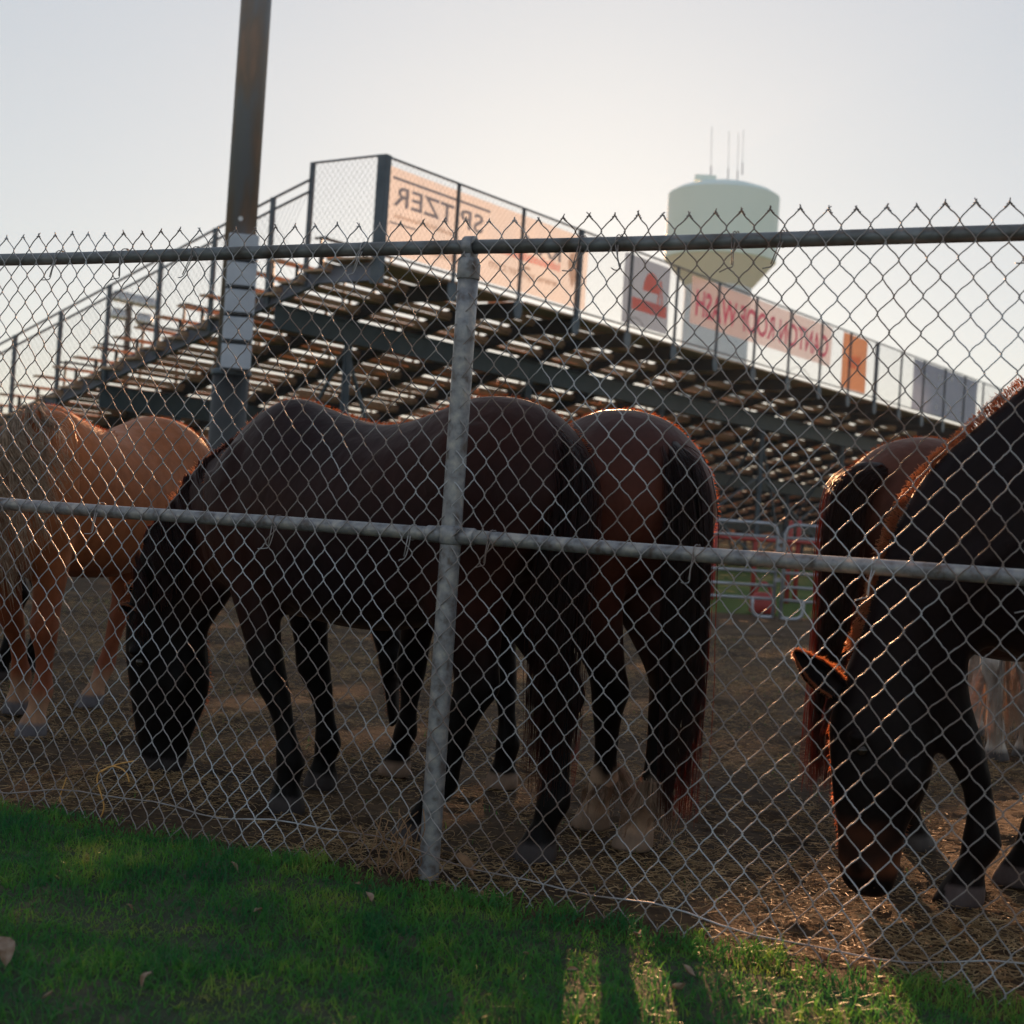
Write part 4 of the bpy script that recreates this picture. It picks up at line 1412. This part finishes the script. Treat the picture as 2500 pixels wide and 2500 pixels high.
# dark bay grazing, centre left
ribsB = [((740, 985), (650, 1500), 5.12, .20), ((638, 1040), (592, 1440), 5.20, .165), ((494, 1133), (570, 1440), 5.33, .115), ((419, 1226), (548, 1480), 5.42, .082),
         ((354, 1319), (526, 1512), 5.48, .078), ((326, 1420), (506, 1550), 5.52, .082), ((308, 1520), (508, 1600), 5.54, .09), ((306, 1590), (513, 1660), 5.55, .09),
         ((314, 1660), (500, 1725), 5.56, .078), ((322, 1730), (474, 1785), 5.57, .064), ((332, 1790), (458, 1825), 5.58, .056), ((340, 1845), (458, 1855), 5.58, .055), ((362, 1882), (438, 1888), 5.58, .04)]
maneB = [([[(620, 1040, 5.15), (600, 1120, 5.10), (585, 1200, 5.08)], [(480, 1135, 5.28), (500, 1230, 5.22), (490, 1330, 5.2)], [(415, 1222, 5.36), (430, 1320, 5.3), (430, 1420, 5.28)],
           [(352, 1315, 5.42), (385, 1400, 5.36), (395, 1500, 5.34)], [(325, 1420, 5.45), (330, 1500, 5.40), (325, 1590, 5.40)]], 900, .0016, [(0, .012), (1, .02)], .014),
         ([[(640, 1042, 5.2), (632, 1028, 5.2), (622, 1022, 5.2)], [(494, 1135, 5.32), (486, 1118, 5.32), (476, 1110, 5.32)], [(419, 1228, 5.4), (408, 1214, 5.4), (398, 1206, 5.4)]], 170, .0008, [(0, .010), (1, .010)], .003)]
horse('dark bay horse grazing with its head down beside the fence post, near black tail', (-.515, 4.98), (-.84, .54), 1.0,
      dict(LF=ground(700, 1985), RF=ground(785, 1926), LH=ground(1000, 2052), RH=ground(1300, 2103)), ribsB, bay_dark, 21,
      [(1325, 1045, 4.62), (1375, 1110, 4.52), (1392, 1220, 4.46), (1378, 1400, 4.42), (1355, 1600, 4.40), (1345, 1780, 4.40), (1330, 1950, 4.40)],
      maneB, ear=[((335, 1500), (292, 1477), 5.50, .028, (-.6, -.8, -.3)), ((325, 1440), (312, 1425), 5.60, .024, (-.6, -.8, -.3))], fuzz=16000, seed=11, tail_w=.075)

# bay with white socks, behind it
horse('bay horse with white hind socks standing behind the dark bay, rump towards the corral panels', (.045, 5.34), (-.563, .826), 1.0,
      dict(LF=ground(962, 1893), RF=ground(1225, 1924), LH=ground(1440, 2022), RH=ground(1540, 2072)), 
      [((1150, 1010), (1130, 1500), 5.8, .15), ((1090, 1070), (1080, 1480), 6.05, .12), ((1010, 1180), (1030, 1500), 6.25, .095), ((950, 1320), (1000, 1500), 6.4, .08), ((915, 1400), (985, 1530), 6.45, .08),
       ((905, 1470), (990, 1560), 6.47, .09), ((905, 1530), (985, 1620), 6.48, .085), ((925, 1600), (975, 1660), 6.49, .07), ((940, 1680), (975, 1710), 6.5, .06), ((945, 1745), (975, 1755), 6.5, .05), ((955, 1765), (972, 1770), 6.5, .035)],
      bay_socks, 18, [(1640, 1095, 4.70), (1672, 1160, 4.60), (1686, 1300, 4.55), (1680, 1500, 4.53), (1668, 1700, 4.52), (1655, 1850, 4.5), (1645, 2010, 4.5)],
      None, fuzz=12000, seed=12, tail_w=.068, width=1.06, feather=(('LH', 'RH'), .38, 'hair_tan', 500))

# palomino at left
ribsA = [((150, 1000), (90, 1420), 6.35, .17), ((60, 1005), (20, 1400), 6.15, .13), ((-20, 1065), (-50, 1400), 6.0, .10), ((-110, 1170), (-110, 1430), 5.9, .085), ((-180, 1300), (-150, 1480), 5.85, .08),
         ((-225, 1400), (-120, 1540), 5.82, .08), ((-245, 1470), (-100, 1570), 5.81, .09), ((-245, 1540), (-95, 1620), 5.80, .09), ((-240, 1600), (-110, 1670), 5.8, .08), ((-230, 1660), (-130, 1710), 5.8, .065), ((-220, 1740), (-140, 1760), 5.8, .055), ((-210, 1800), (-150, 1810), 5.8, .05), ((-195, 1835), (-165, 1840), 5.8, .035)]
maneA = [([[(118, 985, 6.38), (150, 1010, 6.25), (168, 1050, 6.16), (176, 1100, 6.12)], [(90, 984, 6.28), (100, 1030, 6.10), (150, 1080, 6.02), (175, 1180, 5.98)], [(60, 1000, 6.18), (60, 1060, 6.0), (110, 1130, 5.95), (155, 1240, 5.92)],
           [(30, 1020, 6.10), (25, 1090, 5.92), (70, 1190, 5.88), (110, 1320, 5.86)], [(0, 1050, 6.0), (-10, 1150, 5.85), (20, 1270, 5.8), (60, 1430, 5.8)],
           [(-30, 1085, 5.95), (-40, 1200, 5.8), (-20, 1330, 5.76), (20, 1520, 5.76)], [(-90, 1150, 5.88), (-95, 1280, 5.75), (-70, 1400, 5.72), (-30, 1540, 5.72)]], 820, .0015, [(0, .012), (1, .040)], .030)]
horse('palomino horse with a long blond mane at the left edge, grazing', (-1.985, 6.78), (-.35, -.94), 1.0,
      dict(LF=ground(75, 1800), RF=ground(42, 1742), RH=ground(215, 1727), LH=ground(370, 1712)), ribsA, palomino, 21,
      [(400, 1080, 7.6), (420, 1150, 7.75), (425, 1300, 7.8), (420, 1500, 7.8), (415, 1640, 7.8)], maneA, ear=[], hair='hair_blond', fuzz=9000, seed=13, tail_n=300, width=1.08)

# black horse at right, near
ribsD = [((2540, 905), (2500, 1560), 4.28, .20), ((2390, 1033), (2430, 1570), 4.30, .17), ((2265, 1150), (2380, 1600), 4.32, .14), ((2182, 1290), (2330, 1630), 4.33, .12), ((2140, 1412), (2298, 1660), 4.33, .105),
         ((2105, 1535), (2282, 1710), 4.33, .10), ((2066, 1628), (2278, 1765), 4.33, .105), ((2034, 1710), (2276, 1830), 4.32, .11), ((2024, 1775), (2272, 1895), 4.31, .105), ((2026, 1855), (2250, 1955), 4.30, .092), ((2032, 1945), (2215, 2015), 4.30, .076),
         ((2044, 2030), (2203, 2070), 4.30, .066), ((2044, 2100), (2195, 2120), 4.30, .062), ((2058, 2155), (2178, 2172), 4.30, .05), ((2092, 2186), (2152, 2190), 4.30, .028)]
maneD = [([[(2500, 935, 4.26), (2490, 915, 4.26), (2482, 905, 4.26)], [(2385, 1035, 4.29), (2372, 1018, 4.29), (2362, 1010, 4.29)], [(2300, 1112, 4.31), (2285, 1096, 4.31), (2275, 1090, 4.31)], [(2240, 1174, 4.31), (2224, 1160, 4.31), (2214, 1158, 4.31)],
           [(2188, 1266, 4.32), (2170, 1256, 4.32), (2160, 1254, 4.32)], [(2160, 1338, 4.33), (2142, 1332, 4.33), (2134, 1334, 4.33)], [(2137, 1410, 4.33), (2120, 1408, 4.33), (2112, 1412, 4.33)], [(2118, 1482, 4.33), (2102, 1484, 4.33), (2094, 1490, 4.33)],
           [(2085, 1575, 4.33), (2064, 1590, 4.33), (2050, 1605, 4.33)]], 2200, .0010, [(0, .016), (1, .014)], .003),
         ([[(2060, 1640, 4.30), (2040, 1668, 4.28), (2030, 1700, 4.27)], [(2040, 1680, 4.30), (2022, 1740, 4.26), (1998, 1815, 4.26)]], 240, .0013, [(0, .01), (1, .008)], .006)]
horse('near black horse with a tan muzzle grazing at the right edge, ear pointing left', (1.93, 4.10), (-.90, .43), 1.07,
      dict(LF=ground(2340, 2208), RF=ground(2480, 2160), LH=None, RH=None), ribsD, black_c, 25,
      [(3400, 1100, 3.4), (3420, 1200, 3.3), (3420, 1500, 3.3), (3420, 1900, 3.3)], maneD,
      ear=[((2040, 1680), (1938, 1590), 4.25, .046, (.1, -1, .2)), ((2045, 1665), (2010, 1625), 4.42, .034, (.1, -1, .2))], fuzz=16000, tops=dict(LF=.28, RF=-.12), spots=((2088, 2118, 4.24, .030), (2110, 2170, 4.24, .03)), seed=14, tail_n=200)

# chestnut bay behind, tail to the left
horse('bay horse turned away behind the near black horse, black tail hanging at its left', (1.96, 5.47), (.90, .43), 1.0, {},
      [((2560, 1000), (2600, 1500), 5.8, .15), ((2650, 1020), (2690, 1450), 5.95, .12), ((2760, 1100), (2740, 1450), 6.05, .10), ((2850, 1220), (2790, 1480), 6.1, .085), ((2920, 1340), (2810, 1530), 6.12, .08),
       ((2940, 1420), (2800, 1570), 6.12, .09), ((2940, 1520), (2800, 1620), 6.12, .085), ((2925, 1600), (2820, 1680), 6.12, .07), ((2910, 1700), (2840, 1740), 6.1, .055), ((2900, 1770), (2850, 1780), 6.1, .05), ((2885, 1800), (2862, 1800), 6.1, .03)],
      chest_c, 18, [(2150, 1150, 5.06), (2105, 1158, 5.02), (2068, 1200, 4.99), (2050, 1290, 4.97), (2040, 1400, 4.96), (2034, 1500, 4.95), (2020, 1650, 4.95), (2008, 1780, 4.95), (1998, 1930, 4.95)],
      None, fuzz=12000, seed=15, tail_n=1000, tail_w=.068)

# pinto with feathered legs, far right
horse('black and white pinto with long white leg feathers, glimpsed under the near black horse', (2.72, 7.9), (.30, .95), .97,
      dict(LH=ground(2432, 1858), RH=ground(2500, 1850)),
      [((2560, 1160), (2560, 1500), 8.6, .15), ((2570, 1180), (2580, 1480), 8.8, .12), ((2580, 1250), (2590, 1480), 9.0, .10), ((2590, 1350), (2600, 1500), 9.15, .08), ((2600, 1420), (2610, 1520), 9.2, .08), ((2605, 1500), (2640, 1560), 9.25, .085),
       ((2605, 1560), (2635, 1610), 9.3, .07), ((2610, 1640), (2630, 1660), 9.3, .055), ((2615, 1690), (2628, 1695), 9.3, .035)],
      pinto, 15, [(2420, 1260, 7.0), (2415, 1330, 6.95), (2412, 1400, 6.92), (2410, 1460, 6.92)], None, feather=(('LH', 'RH', 'LF', 'RF'), 1.0, 'hair_white', 420), seed=16, tail_n=200)

# dark horse mostly out of frame at far left
horse('dark horse almost out of the frame behind the palomino, one hind leg showing', (-3.20, 8.0), (-.97, .24), .93,
      dict(LH=ground(-10, 1662), RH=ground(60, 1640)),
      [((-420, 1080), (-420, 1480), 8.2, .14), ((-500, 1100), (-500, 1420), 8.3, .11), ((-580, 1200), (-560, 1430), 8.35, .09), ((-640, 1320), (-590, 1460), 8.4, .08), ((-670, 1400), (-580, 1500), 8.4, .085), ((-670, 1470), (-580, 1550), 8.4, .08),
       ((-655, 1560), (-600, 1600), 8.4, .055), ((-640, 1620), (-610, 1625), 8.4, .035)], bay_dark, 15, [(30, 1150, 7.9), (36, 1250, 7.85), (30, 1400, 7.85), (25, 1500, 7.85)], None, seed=17, tail_n=200)

# ------------------------------------------------------------------ small things near the fence
def twine(pts, r, label):
    o_ = np.asarray(pts[0])
    mb = MB(); mb.tube(catmull([np.asarray(p) - o_ for p in pts], 6), r, 6)
    o = mb.build('twine', M['twine'], None, True); o.location = o_; tag(o, label, 'twine', 'orange baling twine caught in the fence')
def fp(px, py, out=.05):
    """point on the fence's near side seen at a pixel"""
    v = _F * FPX + CR * (px - 1250.0) + CU * (1250.0 - py)
    t = ((P0 + NF * out - EYE) @ NF) / (v @ NF)
    return EYE + v * t
twine([fp(332, 1857), fp(290, 1865), fp(255, 1878), fp(240, 1890), fp(238, 1910), fp(247, 1940), fp(254, 1970), fp(245, 1995), fp(225, 2008)], .0026, 'long curl of orange twine hanging down the fence wire')
twine([fp(248, 1884, .052), fp(272, 1871, .052), fp(296, 1876, .052), fp(310, 1890, .052), fp(316, 1910, .052)], .0026, 'short orange loop of twine above the long curl')
twine([fp(163, 1898), fp(155, 1920), fp(147, 1945), fp(149, 1965)], .0022, 'thin orange twine end left of the long curl')

# dried weed at the foot of the post
root = empty('dried_weed', fence_pt(.04, 0, .05)); tag(root, 'reddish brown dried weed wound round the foot of the fence post', 'weed')
rg = np.random.default_rng(5)
for q in range(3):
    mb = MB()
    for s in range(7):
        a0 = np.array([rg.uniform(-.03, .09), rg.uniform(-.02, .04), 0]); pts = [a0]
        dz = rg.uniform(.03, .055)
        for j in range(4): pts.append(pts[-1] + np.array([rg.normal(0, .018), rg.normal(0, .014), dz]))
        w_ = np.array([UF * p[0] + NF * p[1] + np.array([0, 0, p[2]]) for p in pts])
        mb.tube(catmull(w_, 3), .0016, 5)
    mb.build('stem', M['bark'], root, True)
o_ = ground(1118, 2105)
mb = MB(); pts = catmull([(0, 0, .02), (.01, -.06, .03), (.035, -.12, .02), (.05, -.20, .012)], 5)
mb.tube(pts, np.interp(np.linspace(0, 1, len(pts)), [0, .3, .7, 1], [.008, .013, .011, .004]), 8)
mb.tube(catmull([(.012, -.05, .03), (.03, -.09, .035), (.055, -.16, .02)], 4), .006, 7)
o = mb.build('stick', M['bark'], None, True); o.location = o_; tag(o, 'broken brown stick lying right of the post foot', 'stick')

# dead leaves on the lawn
leaf_spots = [(12, 2365, .13, 'largest pale leaf at the left edge of the lawn'), (905, 2205, .05, 'pale leaf standing up in the middle of the lawn'), (1385, 2370, .035, 'small tan leaf at the lower middle of the lawn'),
              (1645, 2415, .075, 'curled tan leaf at the bottom of the lawn, left of a paler one'), (1700, 2378, .06, 'paler leaf just right of the curled one'), (585, 2125, .05, 'tan leaf lying at the edge of the grass by the wire'),
              (345, 2410, .05, 'brown leaf low on the left of the lawn'), (640, 2230, .045, 'brownish leaf in the left half of the lawn'), (870, 2160, .03, 'small leaf under the mesh left of the post'), (105, 2440, .04, 'small leaf in the bottom left corner'),
              (1290, 2325, .035, 'grey tan leaf right of the standing one'), (2015, 2340, .04, 'leaf on the dirt edge at the right'), (325, 2225, .035, 'tiny tan leaf in the bright grass'), (1555, 2290, .05, 'crumpled leaf on the dirt strip')]
for q, (px, py, sz, lab) in enumerate(leaf_spots):
    rg = np.random.default_rng(300 + q)
    g = ground(px, py, .03); sz = sz * .72
    nu, nv = 7, 5
    V = []
    for i in range(nu):
        u = i / (nu - 1)
        w_ = math.sin(math.pi * min(1, u * 1.02)) ** .8 * .28
        for j in range(nv):
            v = (j / (nv - 1) - .5) * 2
            V.append((u * sz, v * w_ * sz, .35 * sz * (v * v * w_ * 1.8) + .18 * sz * math.sin(u * 3 + q) + .03 * sz * math.sin(7 * u + 3 * v)))
    F = [(i * nv + j, i * nv + j + 1, (i + 1) * nv + j + 1, (i + 1) * nv + j) for i in range(nu - 1) for j in range(nv - 1)]
    mb = MB(); mb.add(V, F)
    o = mb.build('dead_leaf', M['deadleaf'], None, True)
    o.location = g; o.rotation_euler = (rg.uniform(-.3, .6), rg.uniform(-1.0, -.1), rg.uniform(0, 6.28))
    sd_ = o.modifiers.new('t', 'SOLIDIFY'); sd_.thickness = .0012
    tag(o, lab, 'leaf', 'dead leaves lying on the grass')

# ------------------------------------------------------------------ air
m, nt, b = new_mat('haze_air'); nt.nodes.remove(b)
pv = nt.nodes.new('ShaderNodeVolumePrincipled')
pv.inputs['Color'].default_value = (.78, .88, 1.0, 1); pv.inputs['Density'].default_value = HAZE; pv.inputs['Anisotropy'].default_value = .0
nt.links.new(pv.outputs[0], nt.nodes['Material Output'].inputs['Volume'])
mb = MB(); mb.box((10, 70, 27), (240, 250, 58)); o = mb.build('haze', m); tag(o, 'thin pale evening haze in the air', 'haze', kind='stuff')
